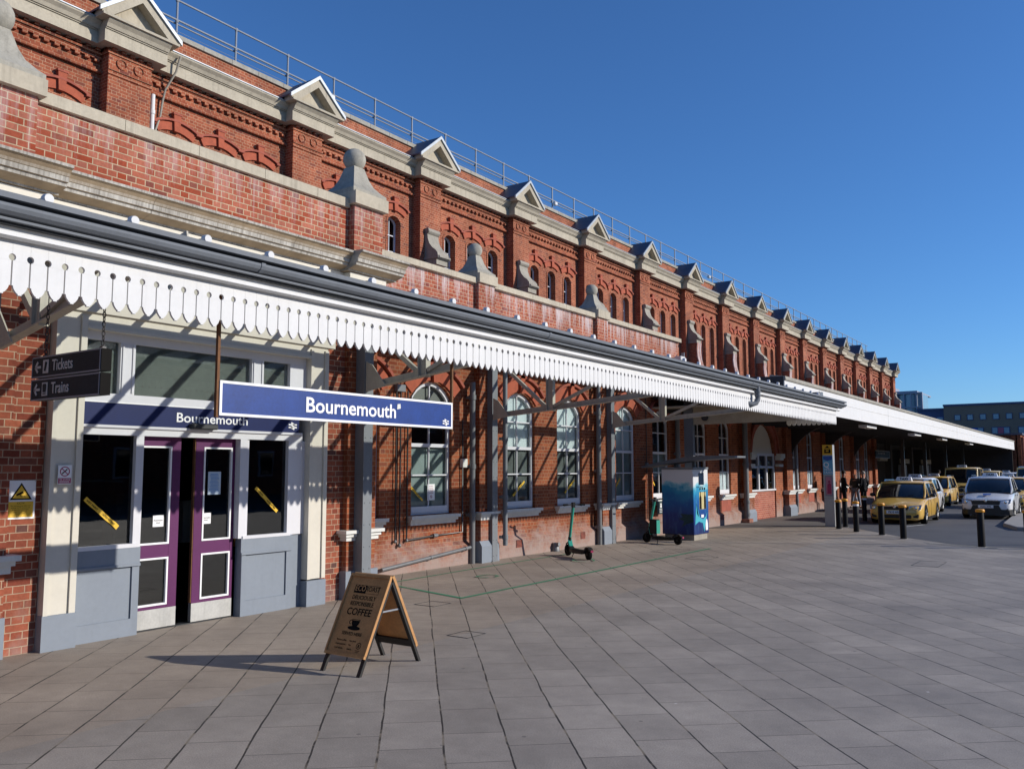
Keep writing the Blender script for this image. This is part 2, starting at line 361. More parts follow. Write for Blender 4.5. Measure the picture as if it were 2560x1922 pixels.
class Flat:
    """flat shapes in a (right, up) plane, each a thin slab"""
    def __init__(s, origin, right, up):
        s.o = Vector(origin); s.r = Vector(right).normalized(); s.u = Vector(up).normalized(); s.n = s.r.cross(s.u); s.b = MB()
    def P(s, a, b, h): return tuple(s.o + s.r*a + s.u*b + s.n*h)
    def poly(s, pts, h0=0.0, h1=0.003):
        n = len(pts); vs = [s.P(a, b, h0) for a, b in pts] + [s.P(a, b, h1) for a, b in pts]
        s.b.add(vs, [tuple(range(n)), tuple(range(n, 2*n))] + [(i, (i+1) % n, n+(i+1) % n, n+i) for i in range(n)]); return s
    def rect(s, a0, a1, b0, b1, h0=0.0, h1=0.003): return s.poly([(a0, b0), (a1, b0), (a1, b1), (a0, b1)], h0, h1)
    def line(s, p, q, w, h0=0.0, h1=0.003):
        d = Vector((q[0]-p[0], q[1]-p[1])); d.normalize(); t = Vector((-d.y, d.x))*w*0.5
        return s.poly([(p[0]+t.x, p[1]+t.y), (p[0]-t.x, p[1]-t.y), (q[0]-t.x, q[1]-t.y), (q[0]+t.x, q[1]+t.y)], h0, h1)
    def disc(s, c, r, n=20, h0=0.0, h1=0.003, r2=None):
        if r2 is None: return s.poly([(c[0]+r*math.cos(2*math.pi*k/n), c[1]+r*math.sin(2*math.pi*k/n)) for k in range(n)], h0, h1)
        for k in range(n):
            a, b = 2*math.pi*k/n, 2*math.pi*(k+1)/n
            s.poly([(c[0]+r*math.cos(a), c[1]+r*math.sin(a)), (c[0]+r*math.cos(b), c[1]+r*math.sin(b)),
                    (c[0]+r2*math.cos(b), c[1]+r2*math.sin(b)), (c[0]+r2*math.cos(a), c[1]+r2*math.sin(a))], h0, h1)
        return s
    def arrows(s, c, w):
        """the railway double-arrow emblem, w wide"""
        t = w*0.13; h = w*0.62
        for z in (-w*0.13, w*0.13): s.rect(c[0]-w/2, c[0]+w/2, c[1]+z-t/2, c[1]+z+t/2)
        k = w*0.16
        s.line((c[0]-k*1.2, c[1]+h/2), (c[0]+k*1.3, c[1]+w*0.13), t*1.15); s.line((c[0]-k*1.3, c[1]-w*0.13), (c[0]+k*1.2, c[1]-h/2), t*1.15)
        s.line((c[0]+k*1.4, c[1]+w*0.13), (c[0]-k*1.4, c[1]-w*0.13), t*1.15)
        return s
    def build(s, name, mat, parent): return s.b.build(name, mat, parent)

def wall_x(b, x, y0, y1, z0, z1, ops, dep, top_fn=None):
    """wall face at x looking +x with arched openings ops [(ya, yb, za, zs, rise)], reveals dep deep"""
    ops = sorted(ops); cur = y0
    def q(ya, yb, za, zb):
        if yb-ya > 1e-5 and zb-za > 1e-5: b.quad((x, ya, za), (x, yb, za), (x, yb, zb), (x, ya, zb))
    for ya, yb, za, zs, rise in ops:
        q(cur, ya, z0, z1); q(ya, yb, z0, za)
        n = 10 if rise > 0 else 1; pts = []
        hw = (yb-ya)/2; yc = (ya+yb)/2
        for i in range(n+1):
            t = -1 + 2*i/n
            if rise <= 0: z = zs
            elif rise > hw*1.02: z = zs + rise*math.sqrt(max(0, 1-abs(t)**1.9))
            else:
                rad = (hw*hw+rise*rise)/(2*rise); z = zs + math.sqrt(max(0, rad*rad-(t*hw)**2)) - (rad-rise)
            pts.append((yc+t*hw, z))
        for (a, za_), (c, zc_) in zip(pts, pts[1:]):
            b.quad((x, a, za_), (x, c, zc_), (x, c, z1), (x, a, z1))
            b.quad((x, a, za_), (x-dep, a, za_), (x-dep, c, zc_), (x, c, zc_))
        b.quad((x, ya, za), (x-dep, ya, za), (x-dep, ya, zs), (x, ya, zs))
        b.quad((x, yb, za), (x, yb, zs), (x-dep, yb, zs), (x-dep, yb, za))
        b.quad((x, ya, za), (x, yb, za), (x-dep, yb, za), (x-dep, ya, za))
        cur = yb
    q(cur, y1, z0, z1)
def arch_pts(yc, hw, zs, rise, n=10, grow=0.0):
    rad = (hw*hw+rise*rise)/(2*rise); cz = zs+rise-rad; rad += grow
    a = math.asin(min(1, (hw)/(rad-grow)))
    return [(yc+rad*math.sin(-a+2*a*i/n), cz+rad*math.cos(-a+2*a*i/n)) for i in range(n+1)]
def arch_band(b, yc, hw, zs, rise, g0, g1, x0, x1, n=10, ext=0.0):
    p = arch_pts(yc, hw, zs, rise, n, g0); q = arch_pts(yc, hw, zs, rise, n, g1)
    if ext: # tails dropped down the jambs
        pass
    for i in range(n):
        poly = [p[i], p[i+1], q[i+1], q[i]]
        b.prism(poly, 'x', x0, x1)

# ================================================================== GROUND
def paving_material():
    m, nt, b, out = new_mat('paving')
    P = wpos(nt); s = nt.nodes.new('ShaderNodeSeparateXYZ'); nt.links.new(P, s.inputs[0])
    a = R(131.2)
    # along the courses (a) and across them (a-90)
    U = math_(nt, 'ADD', math_(nt, 'MULTIPLY', s.outputs[0], math.cos(a)), math_(nt, 'MULTIPLY', s.outputs[1], math.sin(a)))
    V = math_(nt, 'ADD', math_(nt, 'MULTIPLY', s.outputs[0], math.sin(a)), math_(nt, 'MULTIPLY', s.outputs[1], -math.cos(a)))
    V = math_(nt, 'ADD', V, 100.0 - 0.34 + 0.0)
    wob = noise(nt, P, 0.8, 3); wob2 = noise(nt, P, 14, 3)
    V = math_(nt, 'ADD', V, math_(nt, 'MULTIPLY', math_(nt, 'SUBTRACT', wob.outputs[0], 0.5), 0.05))
    V = math_(nt, 'ADD', V, math_(nt, 'MULTIPLY', math_(nt, 'SUBTRACT', wob2.outputs[0], 0.5), 0.005))
    U = math_(nt, 'ADD', U, 60.0)
    cv = nt.nodes.new('ShaderNodeCombineXYZ'); nt.links.new(U, cv.inputs[0]); nt.links.new(V, cv.inputs[1])
    def bt(ms, sm, c1=(0,0,0,1), c2=(1,1,1,1)):
        t = nt.nodes.new('ShaderNodeTexBrick'); t.offset = 0.5; t.offset_frequency = 2; t.squash = 1.0
        t.inputs['Scale'].default_value = 1; t.inputs['Brick Width'].default_value = 0.64; t.inputs['Row Height'].default_value = 0.456
        t.inputs['Mortar Size'].default_value = ms; t.inputs['Mortar Smooth'].default_value = sm; t.inputs['Bias'].default_value = 0
        t.inputs['Color1'].default_value = c1; t.inputs['Color2'].default_value = c2; t.inputs['Mortar'].default_value = (0.5, 0.5, 0.5, 1)
        nt.links.new(cv.outputs[0], t.inputs['Vector']); return t
    t = bt(0.0042, 0.2)
    # the long joints are wider and darker than the short ones
    vr = math_(nt, 'DIVIDE', V, 0.456); vf = math_(nt, 'SUBTRACT', vr, math_(nt, 'FLOOR', vr))
    dj = math_(nt, 'MULTIPLY', math_(nt, 'MINIMUM', vf, math_(nt, 'SUBTRACT', 1.0, vf)), 0.456)
    nw = noise(nt, P, 1.6, 3); wj = math_(nt, 'ADD', 0.0025, math_(nt, 'MULTIPLY', nw.outputs[0], 0.0095))
    lj = math_(nt, 'LESS_THAN', dj, wj)
    tone = ramp(nt, 0.0, 1.0, (0.285, 0.255, 0.222, 1), (0.345, 0.308, 0.268, 1)); nt.links.new(t.outputs['Color'], tone.inputs[0])
    col = tone.outputs[0]
    # warmer slabs under the canopy line, a straight change parallel to the station
    inner = math_(nt, 'LESS_THAN', s.outputs[0], -6.42)
    col = mixc(nt, math_(nt, 'MULTIPLY', inner, 0.6), col, (0.365, 0.298, 0.232))
    n1 = noise(nt, P, 0.55, 6, 0.65); r1 = ramp(nt, 0.3, 0.7, (0.74, 0.73, 0.72, 1), (1.2, 1.19, 1.17, 1)); nt.links.new(n1.outputs[0], r1.inputs[0])
    col = mixc(nt, 1.0, col, r1.outputs[0], 'MULTIPLY')
    n2 = noise(nt, P, 95, 4, 0.85); r2 = ramp(nt, 0.3, 0.72, (0.58, 0.57, 0.56, 1), (1.38, 1.37, 1.35, 1)); nt.links.new(n2.outputs[0], r2.inputs[0])
    col = mixc(nt, 1.0, col, r2.outputs[0], 'MULTIPLY')
    n5 = noise(nt, P, 5, 6, 0.7); r5 = ramp(nt, 0.25, 0.75, (0.86, 0.86, 0.86, 1), (1.1, 1.1, 1.1, 1)); nt.links.new(n5.outputs[0], r5.inputs[0])
    col = mixc(nt, 1.0, col, r5.outputs[0], 'MULTIPLY')
    # chewing-gum spots and small stains
    vo = nt.nodes.new('ShaderNodeTexVoronoi'); vo.inputs['Scale'].default_value = 2.3; nt.links.new(P, vo.inputs['Vector'])
    sp = math_(nt, 'LESS_THAN', vo.outputs['Distance'], 0.042)
    col = mixc(nt, math_(nt, 'MULTIPLY', sp, 0.55), col, (0.07, 0.06, 0.055))
    vo2 = nt.nodes.new('ShaderNodeTexVoronoi'); vo2.inputs['Scale'].default_value = 1.1; nt.links.new(P, vo2.inputs['Vector'])
    sp2 = math_(nt, 'LESS_THAN', vo2.outputs['Distance'], 0.016)
    col = mixc(nt, math_(nt, 'MULTIPLY', sp2, 0.8), col, (0.6, 0.58, 0.54))
    # pale sand left in parts of the joints
    nj = noise(nt, P, 2.6, 3); rj = ramp(nt, 0.50, 0.60, (0.028, 0.022, 0.018, 1), (0.22, 0.18, 0.13, 1)); nt.links.new(nj.outputs[0], rj.inputs[0])
    col = mixc(nt, math_(nt, 'MULTIPLY', t.outputs['Fac'], 0.85), col, (0.045, 0.034, 0.028))
    col = mixc(nt, lj, col, rj.outputs[0])
    nt.links.new(col, b.inputs['Base Color'])
    rr = math_(nt, 'ADD', 0.62, math_(nt, 'MULTIPLY', n1.outputs[0], 0.2)); nt.links.new(rr, b.inputs['Roughness'])
    h = math_(nt, 'SUBTRACT', math_(nt, 'MULTIPLY', n2.outputs[0], 0.25), math_(nt, 'MAXIMUM', math_(nt, 'MULTIPLY', t.outputs['Fac'], 0.7), lj))
    bump(nt, b, h, 0.5, 0.008)
    return m
def asphalt(name, col, sc=220):
    m, nt, b, out = new_mat(name); P = wpos(nt)
    n = noise(nt, P, sc, 2, 0.8); r = ramp(nt, 0.3, 0.75, c4(tuple(c*0.6 for c in col)), c4(tuple(c*1.6 for c in col))); nt.links.new(n.outputs[0], r.inputs[0])
    n1 = noise(nt, P, 0.5, 5); r1 = ramp(nt, 0.3, 0.7, (0.75, 0.75, 0.75, 1), (1.2, 1.2, 1.18, 1)); nt.links.new(n1.outputs[0], r1.inputs[0])
    nt.links.new(mixc(nt, 1.0, r.outputs[0], r1.outputs[0], 'MULTIPLY'), b.inputs['Base Color'])
    b.inputs['Roughness'].default_value = 0.8; bump(nt, b, n.outputs[0], 0.5, 0.004)
    return m
M_['paving'] = paving_material()
M_['asphalt'] = asphalt('asphalt', (0.075, 0.075, 0.08))
M_['asphalt_path'] = asphalt('asphalt_path', (0.12, 0.112, 0.105))
M_['earth'] = paint('earth', (0.13, 0.12, 0.10), 0.95, var=0.3)
M_['kerbstone'] = paint('kerbstone', (0.33, 0.31, 0.28), 0.85, var=0.2, scale=4, bmp=0.3)

def sheet(name, poly, z, mat, kind='structure'):
    me = bpy.data.meshes.new(name); me.from_pydata([(x, y, z) for x, y in poly], [], [tuple(range(len(poly)))]); me.update()
    me.materials.append(M_[mat]); o = bpy.data.objects.new(name, me); COL.objects.link(o); o['kind'] = kind; return o
sheet('ground', [(-900, -900), (900, -900), (900, 1500), (-900, 1500)], -0.006, 'earth')
sheet('plaza_paving', [(-9.75, -30), (16, -30), (16, 36), (-12.6, 36), (-12.6, 9), (-9.75, 9)], 0.0, 'paving')
edge = [(-11.6, 26.2), (-9.6, 28.2), (-8.35, 29.3), (-7.48, 29.9), (-6.75, 29.3), (-5.66, 27.63), (-4.77, 26.34), (-3.65, 24.97), (-2.8, 24.35), (-1.84, 24.5), (2, 25.0), (16, 27)]
sheet('road', edge[3:] + [(60, 30), (60, 420), (-7.9, 420), (-8.6, 60), (-8.6, 40), (-8.35, 33)], 0.004, 'asphalt')
sheet('pavement', edge[:4] + [(-8.35, 33), (-8.6, 40), (-8.6, 60), (-7.9, 420), (-13.2, 420), (-13.2, 27)], 0.009, 'asphalt_path')
sheet('far_road', [(16.05, -30), (26, -30), (26, 420), (60, 420), (60, -30)][0:3] + [(16.05, 420)], 0.001, 'asphalt')
def band(name, pts, wd, z, mat):
    b = MB()
    for p, q in zip(pts, pts[1:]):
        d = Vector((q[0]-p[0], q[1]-p[1])).normalized(); t = Vector((-d.y, d.x))*wd/2
        e = d*wd*0.45
        b.quad((p[0]-e.x+t.x, p[1]-e.y+t.y, z), (p[0]-e.x-t.x, p[1]-e.y-t.y, z), (q[0]+e.x-t.x, q[1]+e.y-t.y, z), (q[0]+e.x+t.x, q[1]+e.y+t.y, z))
        z += 0.0006
    o = b.build(name, mat, None, merge=False); o['kind'] = 'structure'; return o
def worn(name, col, keep=0.5):
    m, nt, b, out = new_mat(name); P = wpos(nt); n = noise(nt, P, 22, 5, 0.8); n2 = noise(nt, P, 1.5, 3)
    f = math_(nt, 'ADD', math_(nt, 'MULTIPLY', n.outputs[0], 0.6), math_(nt, 'MULTIPLY', n2.outputs[0], 0.5)); r = ramp(nt, keep-0.08, keep+0.08); nt.links.new(f, r.inputs[0])
    b.inputs['Base Color'].default_value = c4(col); b.inputs['Roughness'].default_value = 0.7
    t = nt.nodes.new('ShaderNodeBsdfTransparent'); mx = nt.nodes.new('ShaderNodeMixShader')
    nt.links.new(r.outputs[0], mx.inputs[0]); nt.links.new(t.outputs[0], mx.inputs[1]); nt.links.new(b.outputs[0], mx.inputs[2]); nt.links.new(mx.outputs[0], out.inputs[0]); return m
M_['green_line'] = worn('worn_green_paint', (0.05, 0.25, 0.13), 0.44)
M_['white_line'] = worn('worn_white_paint', (0.55, 0.55, 0.52), 0.50)
band('painted_bay_outline', [(-10.3, 10.7), (-9.83, 10.82), (-8.18, 10.39), (-8.17, 14.69), (-8.14, 20.14)], 0.075, 0.005, 'green_line')
band('painted_bay_outline', [(-10.28, 11.0), (-10.36, 13.6), (-10.36, 17.6)], 0.05, 0.005, 'green_line')
def scribble(cx, cy, s, k):
    rnd = random.Random(k); pts = [(cx+s*math.cos(a)*(1+0.3*rnd.random()), cy+1.6*s*math.sin(a)*(0.7+0.5*rnd.random())) for a in [i*0.8 for i in range(8)]]
    band('painted_scribble', pts, 0.04, 0.006+k*0.005, 'green_line')
scribble(-9.4, 12.7, 0.16, 1); scribble(-9.3, 16.0, 0.2, 2)
band('road_marking', [(-5.7, 31.2), (-5.4, 32.6)], 0.12, 0.01, 'white_line')
band('road_marking', [(-6.2, 38.4), (-5.95, 40.2)], 0.12, 0.01, 'white_line')
# tactile slabs by the bollards
def tactile():
    b = MB()
    for i in range(28):
        for j in range(7):
            x = -4.15 + i*0.062 + j*0.035; y = 24.9 - i*0.022 - j*0.075 + 0.0
            b.box(x, x+0.03, y, y+0.05, 0.0, 0.007)
    o = b.build('tactile_paving', 'kerbstone', None, merge=False); o['kind'] = 'structure'
tactile()
# manhole covers let into the slabs
def manhole(x0, y0, x1, y1, lab, rot=0.0):
    e = empty('manhole_cover', ((x0+x1)/2, (y0+y1)/2, 0), rot, lab, 'manhole cover', 'inspection covers let into the paving')
    w_, h_ = (x1-x0)/2, (y1-y0)/2
    def fr(b):
        for a in ((-w_, w_, -h_, -h_+0.009), (-w_, w_, h_-0.009, h_), (-w_, -w_+0.009, -h_+0.009, h_-0.009), (w_-0.009, w_, -h_+0.009, h_-0.009)): b.box(*a, 0.001, 0.005)
    part('frame', fr, 'gutter_dk', e); part('lid', lambda b: b.box(-w_+0.02, w_-0.02, -h_+0.02, h_-0.02, -0.002, 0.003), 'paving', e)
manhole(-8.38, 9.53, -8.0, 9.92, 'small square inspection cover in the paving behind the coffee board')
manhole(-6.52, 8.0, -6.21, 8.36, 'small square inspection cover in open paving right of the coffee board')
manhole(-7.7, 17.6, -7.2, 18.3, 'long inspection cover in the paving before the painted kiosk')
manhole(-9.0, 18.6, -8.4, 19.6, 'inspection cover outlined in pale sand near the second scooter')
manhole(-3.4, 18.9, -2.9, 20.0, 'pale edged inspection cover far right on the open plaza')
# raised traffic island
def isl(b):
    p = [(-3.05, 33.2), (-2.5, 31.2), (0.5, 30.2), (3, 33), (1.5, 48), (-2.9, 46), (-3.25, 40)]
    b.prism(p, 'z', -0.02, 0.12)
o = part('traffic_island', isl, 'kerbstone', None, bevel=0.02); o['kind'] = 'structure'
def drain():
    b = MB()
    for k in range(60): b.box(-9.62, -9.5, -1.0+k*0.085, -1.0+k*0.085+0.05, 0.001, 0.006)
    return b

# ================================================================== STATION BUILDING
LP, LW = -18.7, -19.05            # pier faces and wall of the tall train hall
BAY = 5.54; PC0 = 21.95 - 2*BAY    # centre of pier 0
station = empty('station_building', (0, 0, 0), 0, 'long red brick railway station with gabled piers and stone cornice', 'station')
def H(z): return z + 1.95
K0, K1 = -1, 16
Y0, Y1 = PC0 + K0*BAY - 2.0, PC0 + K1*BAY
ZB = 5.6
def hall_wall(b):
    ops = []
    for k in range(K0, K1):
        c = PC0 + (k+0.5)*BAY
        for j in (-1, 0, 1): ops.append((c+j*1.31-0.30, c+j*1.31+0.30, 6.2, H(8.19), 0.17))
    wall_x(b, LW, Y0, Y1+0.3, ZB-1.2, H(9.95), ops, 0.30)
    b.box(LW-7, LW-0.45, Y0, Y1+0.28, ZB-1.2, H(10.2))            # body behind the windows
    b.quad((LW, Y1+0.3, ZB-1.2), (LW-7, Y1+0.3, ZB-1.2), (LW-7, Y1+0.3, H(10.3)), (LW, Y1+0.3, H(10.3)))
part('hall_wall', hall_wall, 'brick_hall', station)
part('upper_parapet', lambda b: b.box(LW-0.75, LW-0.25, Y0, Y1+0.25, H(9.9), H(11.13)), 'brick_hall', station)
def upc(b):
    y = Y0
    while y < Y1: b.box(LW-0.82, LW-0.19, y, min(y+0.9, Y1+0.32)-0.012, H(11.13), H(11.26)+random.uniform(-.006, .006)); y += 0.9
part('upper_coping', upc, 'coping_old', station)
part('hall_roof', lambda b: b.prism([(LW-0.8, H(10.6)), (LW-9, H(12.2)), (LW-17, H(10.6))], 'y', Y0, Y1), 'lead_dark', station)
# cornice profile (x outward, z), run between piers and broken forward over them
CORN = [(0.0, 9.86), (0.30, 9.86), (0.30, 10.15), (0.33, 10.15), (0.33, 10.18), (0.36, 10.18), (0.40, 10.26), (0.47, 10.33), (0.47, 10.37), (0.0, 10.40)]
def cornice(b):
    y = Y0
    for k in range(K0, K1+1):
        c = PC0+k*BAY
        b.prism([(LW+x, H(z)) for x, z in CORN], 'y', y, c-0.60)
        y = c+0.60
part('stone_cornice', cornice, 'stone', station)
def flash(b):
    y = Y0
    for k in range(K0, K1+1):
        c = PC0+k*BAY; b.prism([(LW-0.2, H(10.50)), (LW-0.2, H(10.41)), (LW+0.475, H(10.365)), (LW+0.49, H(10.375)), (LW+0.49, H(10.40))], 'y', y, c-0.62); y = c+0.62
part('lead_flashing', flash, 'lead', station)
def bands(b):
    y = Y0
    for k in range(K0, K1+1):
        c = PC0+k*BAY; e = c-0.56
        b.box(LW, LW+0.06, y, e, H(9.33), H(9.40)); b.tube([(LW+0.07, y, H(9.30)), (LW+0.07, e, H(9.30))], 0.042, 8)
        b.box(LW, LW+0.075, y, e, H(9.60), H(9.675)); b.box(LW, LW+0.05, y, e, H(9.70), H(9.74))
        b.tube([(LW+0.07, y, H(9.755)), (LW+0.07, e, H(9.755))], 0.036, 8)
        n = int((e-y)/0.232)
        for i in range(n):
            yy = y+(i+0.5)*(e-y)/n
            b.box(LW, LW+0.085, yy-0.057, yy+0.057, H(9.53), H(9.60)); b.box(LW, LW+0.12, yy-0.05, yy+0.05, H(9.80), H(9.862))
        y = c+0.56
part('brick_bands', bands, 'brick_hall', station)
# --- one pier, copied
def mk_pier():
    e = empty('pier', (LP, 0, 0), parent_to=station) if False else None
def pier_bm(b):
    b.box(LW-0.1-LP, 0, -0.545, 0.545, ZB-1.2, H(9.87))
    b.box(0, 0.035, -0.56, 0.56, H(9.33), H(9.40)); b.box(0, 0.03, -0.56, 0.56, H(9.22), H(9.26))
    b.box(LW-0.1-LP, 0.03, -0.575, 0.575, H(9.72), H(9.79))
    n = 5
    for i in range(n):
        yy = -0.545 + (i+0.5)*1.09/n; b.box(0, 0.09, yy-0.055, yy+0.055, H(9.79), H(9.862))
    for j in (-0.22, 0.22): b.lathe([(0.135, 0), (0.135, 0.035), (0.10, 0.035), (0.09, 0.008), (0.0, 0.008)], (0.0, j, H(9.55)), 18, 'x', cap=False)
PIERS = []
def ped_bm(b):
    f = 0.30
    b.prism([(LW+x-LP+f, H(z)) for x, z in CORN], 'y', -0.80, 0.80)
    # raking stone sides
    tz, bz, hw = H(11.30), H(10.42), 0.98
    for s in (-1, 1):
        b.prism([(s*hw, bz), (s*hw, bz+0.10), (0, tz), (0, tz-0.24), (s*(hw-0.24), bz)], 'x', 0.10, 0.42)
    b.prism([(-0.85, bz-0.02), (0.85, bz-0.02), (0, tz-0.15)], 'x', -0.2, 0.16)
    b.box(-0.1, 0.48, -hw, hw, H(10.36), bz)
def pedroof_bm(b):
    tz, bz, hw = H(11.34), H(10.47), 1.04
    for s in (-1, 1):
        b.prism([(s*hw, bz), (s*hw, bz+0.05), (0, tz+0.05), (0, tz)], 'x', -1.0, 0.40)
def pedcap_bm(b):
    tz, bz, hw = H(11.34), H(10.47), 1.04
    for s in (-1, 1): b.prism([(s*(hw+.01), bz-0.05), (s*(hw+.01), bz+0.06), (0, tz+0.065), (0, tz-0.045)], 'x', 0.402, 0.47)
def scroll_bm(b, big=True):
    # side profile (x outward, z) of a console bracket on a plinth
    pr = [(0, 8.16), (0.10, 8.18), (0.17, 8.14), (0.19, 8.05), (0.15, 7.98), (0.11, 7.96), (0.13, 7.80), (0.20, 7.62), (0.33, 7.46), (0.47, 7.36), (0.56, 7.25), (0.58, 7.16), (0.66, 7.14), (0.66, 7.08), (0.52, 7.02), (0.52, 6.86), (0, 6.86)]
    b.prism([(x, H(z)) for x, z in pr], 'y', -0.29, 0.29)
    b.tube([(0.10, -0.31, H(8.09)), (0.10, 0.31, H(8.09))], 0.085, 10)
    b.box(0, 0.62, -0.33, 0.33, H(7.06), H(7.14))
def wing_bm(b):
    pts = [(0.50, 6.86), (0.47, 6.5), (0.50, 6.1), (0.60, 5.7), (0.78, 5.3), (1.05, 4.9), (1.4, 4.5), (1.9, 4.1), (2.6, 3.75), (3.6, 3.5)]
    b.prism([(x, H(z)) for x, z in pts] + [(3.6, H(3.0)), (0, H(3.0)), (0, H(6.86))], 'y', -0.26, 0.26)
def wingcap_bm(b):
    pts = [(0.51, 6.85), (0.48, 6.5), (0.51, 6.1), (0.61, 5.7), (0.79, 5.3), (1.06, 4.9), (1.41, 4.5), (1.91, 4.1), (2.61, 3.75)]
    for (x0_, z0_), (x1_, z1_) in zip(pts, pts[1:]):
        b.add([(x0_-0.03, -0.27, H(z0_)), (x0_-0.03, 0.27, H(z0_)), (x1_-0.03, 0.27, H(z1_)), (x1_-0.03, -0.27, H(z1_)), (x0_+0.03, -0.27, H(z0_)+.02), (x0_+0.03, 0.27, H(z0_)+.02), (x1_+0.03, 0.27, H(z1_)+.02), (x1_+0.03, -0.27, H(z1_)+.02)],
              [(0,1,2,3), (4,7,6,5), (0,3,7,4), (1,5,6,2), (0,4,5,1), (3,2,6,7)])
def sub(parent, o):
    o.parent = parent; KID.setdefault(parent.name, []).append(o); return o
pier = part('pier', pier_bm, 'brick_hall', station, loc=(LP, PC0+K0*BAY, 0))
ped = part('gable_top', ped_bm, 'stone', pier) if False else part('pediment', ped_bm, 'stone', station, loc=(LP, PC0+K0*BAY, 0))
part('lead_roof', pedroof_bm, 'lead_dark', ped); part('lead_edge', pedcap_bm, 'lead', ped)
scr = part('scroll_console', scroll_bm, 'stone_grey', station, loc=(LP, PC0+K0*BAY, 0))
wing = part('curved_buttress', wing_bm, 'brick_hall', station, loc=(LP, PC0+5*BAY, 0)); part('buttress_capping', wingcap_bm, 'brick_parapet', wing)
KID[station.name] = []            # copies below are made one by one
for k in range(K0+1, K1+1):
    y = PC0+k*BAY
    dup(pier, station, (LP, y, 0)); dup(ped, station, (LP, y, 0)); dup(scr, station, (LP, y, 0))
    if k > 5: dup(wing, station, (LP, y, 0))
# --- hall windows: rubbed arch with keystone, sash, glass
def ha_bm(b):
    arch_band(b, 0, 0.49, H(8.42), 0.13, 0.0, 0.22, -0.02, 0.055, 8)
    b.prism([(-0.075, H(8.52)), (0.075, H(8.52)), (0.105, H(8.97)), (-0.105, H(8.97))], 'x', -0.02, 0.115)
def hood_bm(b):
    arch_band(b, 0, 0.56, H(8.43), 0.155, 0.19, 0.245, -0.02, 0.12, 8)
    for s in (-1, 1): b.box(-0.02, 0.12, s*0.56, s*0.645, H(8.60), H(8.655))
    b.box(-0.02, 0.13, -0.125, 0.125, H(8.955), H(9.0))
def hj_bm(b): 
    for s in (-1, 1): b.box(-0.02, 0.02, s*0.345-0.035*1, s*0.345+0.035, 6.2, H(8.25))
    arch_band(b, 0, 0.30, H(8.19), 0.17, 0.005, 0.085, -0.02, 0.018, 10)
def sash_bm(hw, z0, zs, rise, mids, vm=True, t=0.05):
    def f(b):
        for s in (-1, 1): b.box(-0.03, 0.03, s*hw, s*(hw-t), z0, zs)
        b.box(-0.028, 0.035, -hw+t, hw-t, z0, z0+t*1.4)
        p = arch_pts(0, hw, zs, rise, 10, 0) if rise > 0 else [(-hw, zs), (hw, zs)]
        if rise > 0:
            q = [(y*(hw-t)/hw, z-t) for y, z in p]
            for i in range(len(p)-1): b.prism([p[i], p[i+1], q[i+1], q[i]], 'x', -0.03, 0.03)
        for m_, w_ in mids: b.box(-0.026, 0.032, -hw+t, hw-t, m_-w_/2, m_+w_/2)
        if vm: b.box(-0.02, 0.02, -0.012, 0.012, z0+t, zs+max(0, rise)-t*0.7)
    return f
def pane_bm(hw, z0, zs, rise):
    def f(b):
        p = arch_pts(0, hw, zs, rise, 10, 0) if rise > 0 else [(-hw, zs), (hw, zs)]
        pts = [(0.0, -hw, z0), (0.0, hw, z0)] + [(0.0, y, z) for y, z in reversed(p)]
        b.add(pts, [tuple(range(len(pts)))])
    return f
hw_root = None
for k in range(K0, K1):
    for j in (-1, 0, 1):
        y = PC0+(k+0.5)*BAY + j*1.31
        if hw_root is None:
            hw_root = part('window', sash_bm(0.30, 6.2, H(8.19), 0.17, [(H(7.2), 0.05), (H(6.3), 0.03), (H(7.75), 0.03)], True), 'white_sash', station, loc=(LW-0.24, y, 0))
            pane = part('pane', pane_bm(0.29, 6.2, H(8.18), 0.16), 'glass_dark', hw_root); pane.location = (-0.01, 0, 0)
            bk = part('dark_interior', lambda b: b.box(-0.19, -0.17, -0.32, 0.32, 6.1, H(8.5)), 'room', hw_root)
            a = part('rubbed_arch', ha_bm, 'rubbed', hw_root); a.location = (0.24, 0, 0)
            a = part('arch_hood', hood_bm, 'terracotta', hw_root); a.location = (0.24, 0, 0)
            a = part('brick_jamb', hj_bm, 'brick_hall', hw_root); a.location = (0.24, 0, 0)
        else: dup(hw_root, station, (LW-0.24, y, 0))

# ================================================================== LOWER RANGE (wall at x = -11.1)
XL = -11.1
LY0, LY1 = 9.9, 52.4
WINS = [(11.12, 0.5), (13.13, 0.62), (16.24, 0.62), (18.46, 0.60), (21.5, 0.6), (23.8, 0.58), (26.85, 0.56), (29.03, 0.54), (37.37, 0.54), (39.5, 0.5), (43.0, 0.52), (45.15, 0.52), (48.5, 0.52), (50.5, 0.52)]
ops = [(y-h, y+h, 1.05, 3.36, 0.33) for y, h in WINS]
ops.append((31.72, 34.54, 0.0, 2.46, 1.2))
ZT = 6.0
def low_wall(b):
    wall_x(b, XL, LY0, 25.2, 0, 5.95, [o for o in ops if o[1] < 25.2], 0.26)
    b.quad((XL, 25.2, 4.2), (XL-0.5, 25.2, 4.2), (XL-0.5, 25.2, 5.95), (XL, 25.2, 5.95))
    wall_x(b, XL, 25.2, LY1, 0, 4.9, [o for o in ops if o[1] > 25.2], 0.26)
    b.quad((XL, LY1, 0), (XL-4, LY1, 0), (XL-4, LY1, 4.9), (XL, LY1, 4.9))
part('range_wall', low_wall, 'brick_low', station)
part('parapet_brick', lambda b: (b.box(XL-0.45, XL+0.03, LY0+0.02, 25.15, 4.4, 5.94)), 'brick_parapet', station)
PIL = [(14.72, .26), (20.0, .27), (25.0, .27), (30.9, .42), (35.95, .42), (41.6, .3), (47.1, .3), (52.1, .3)]
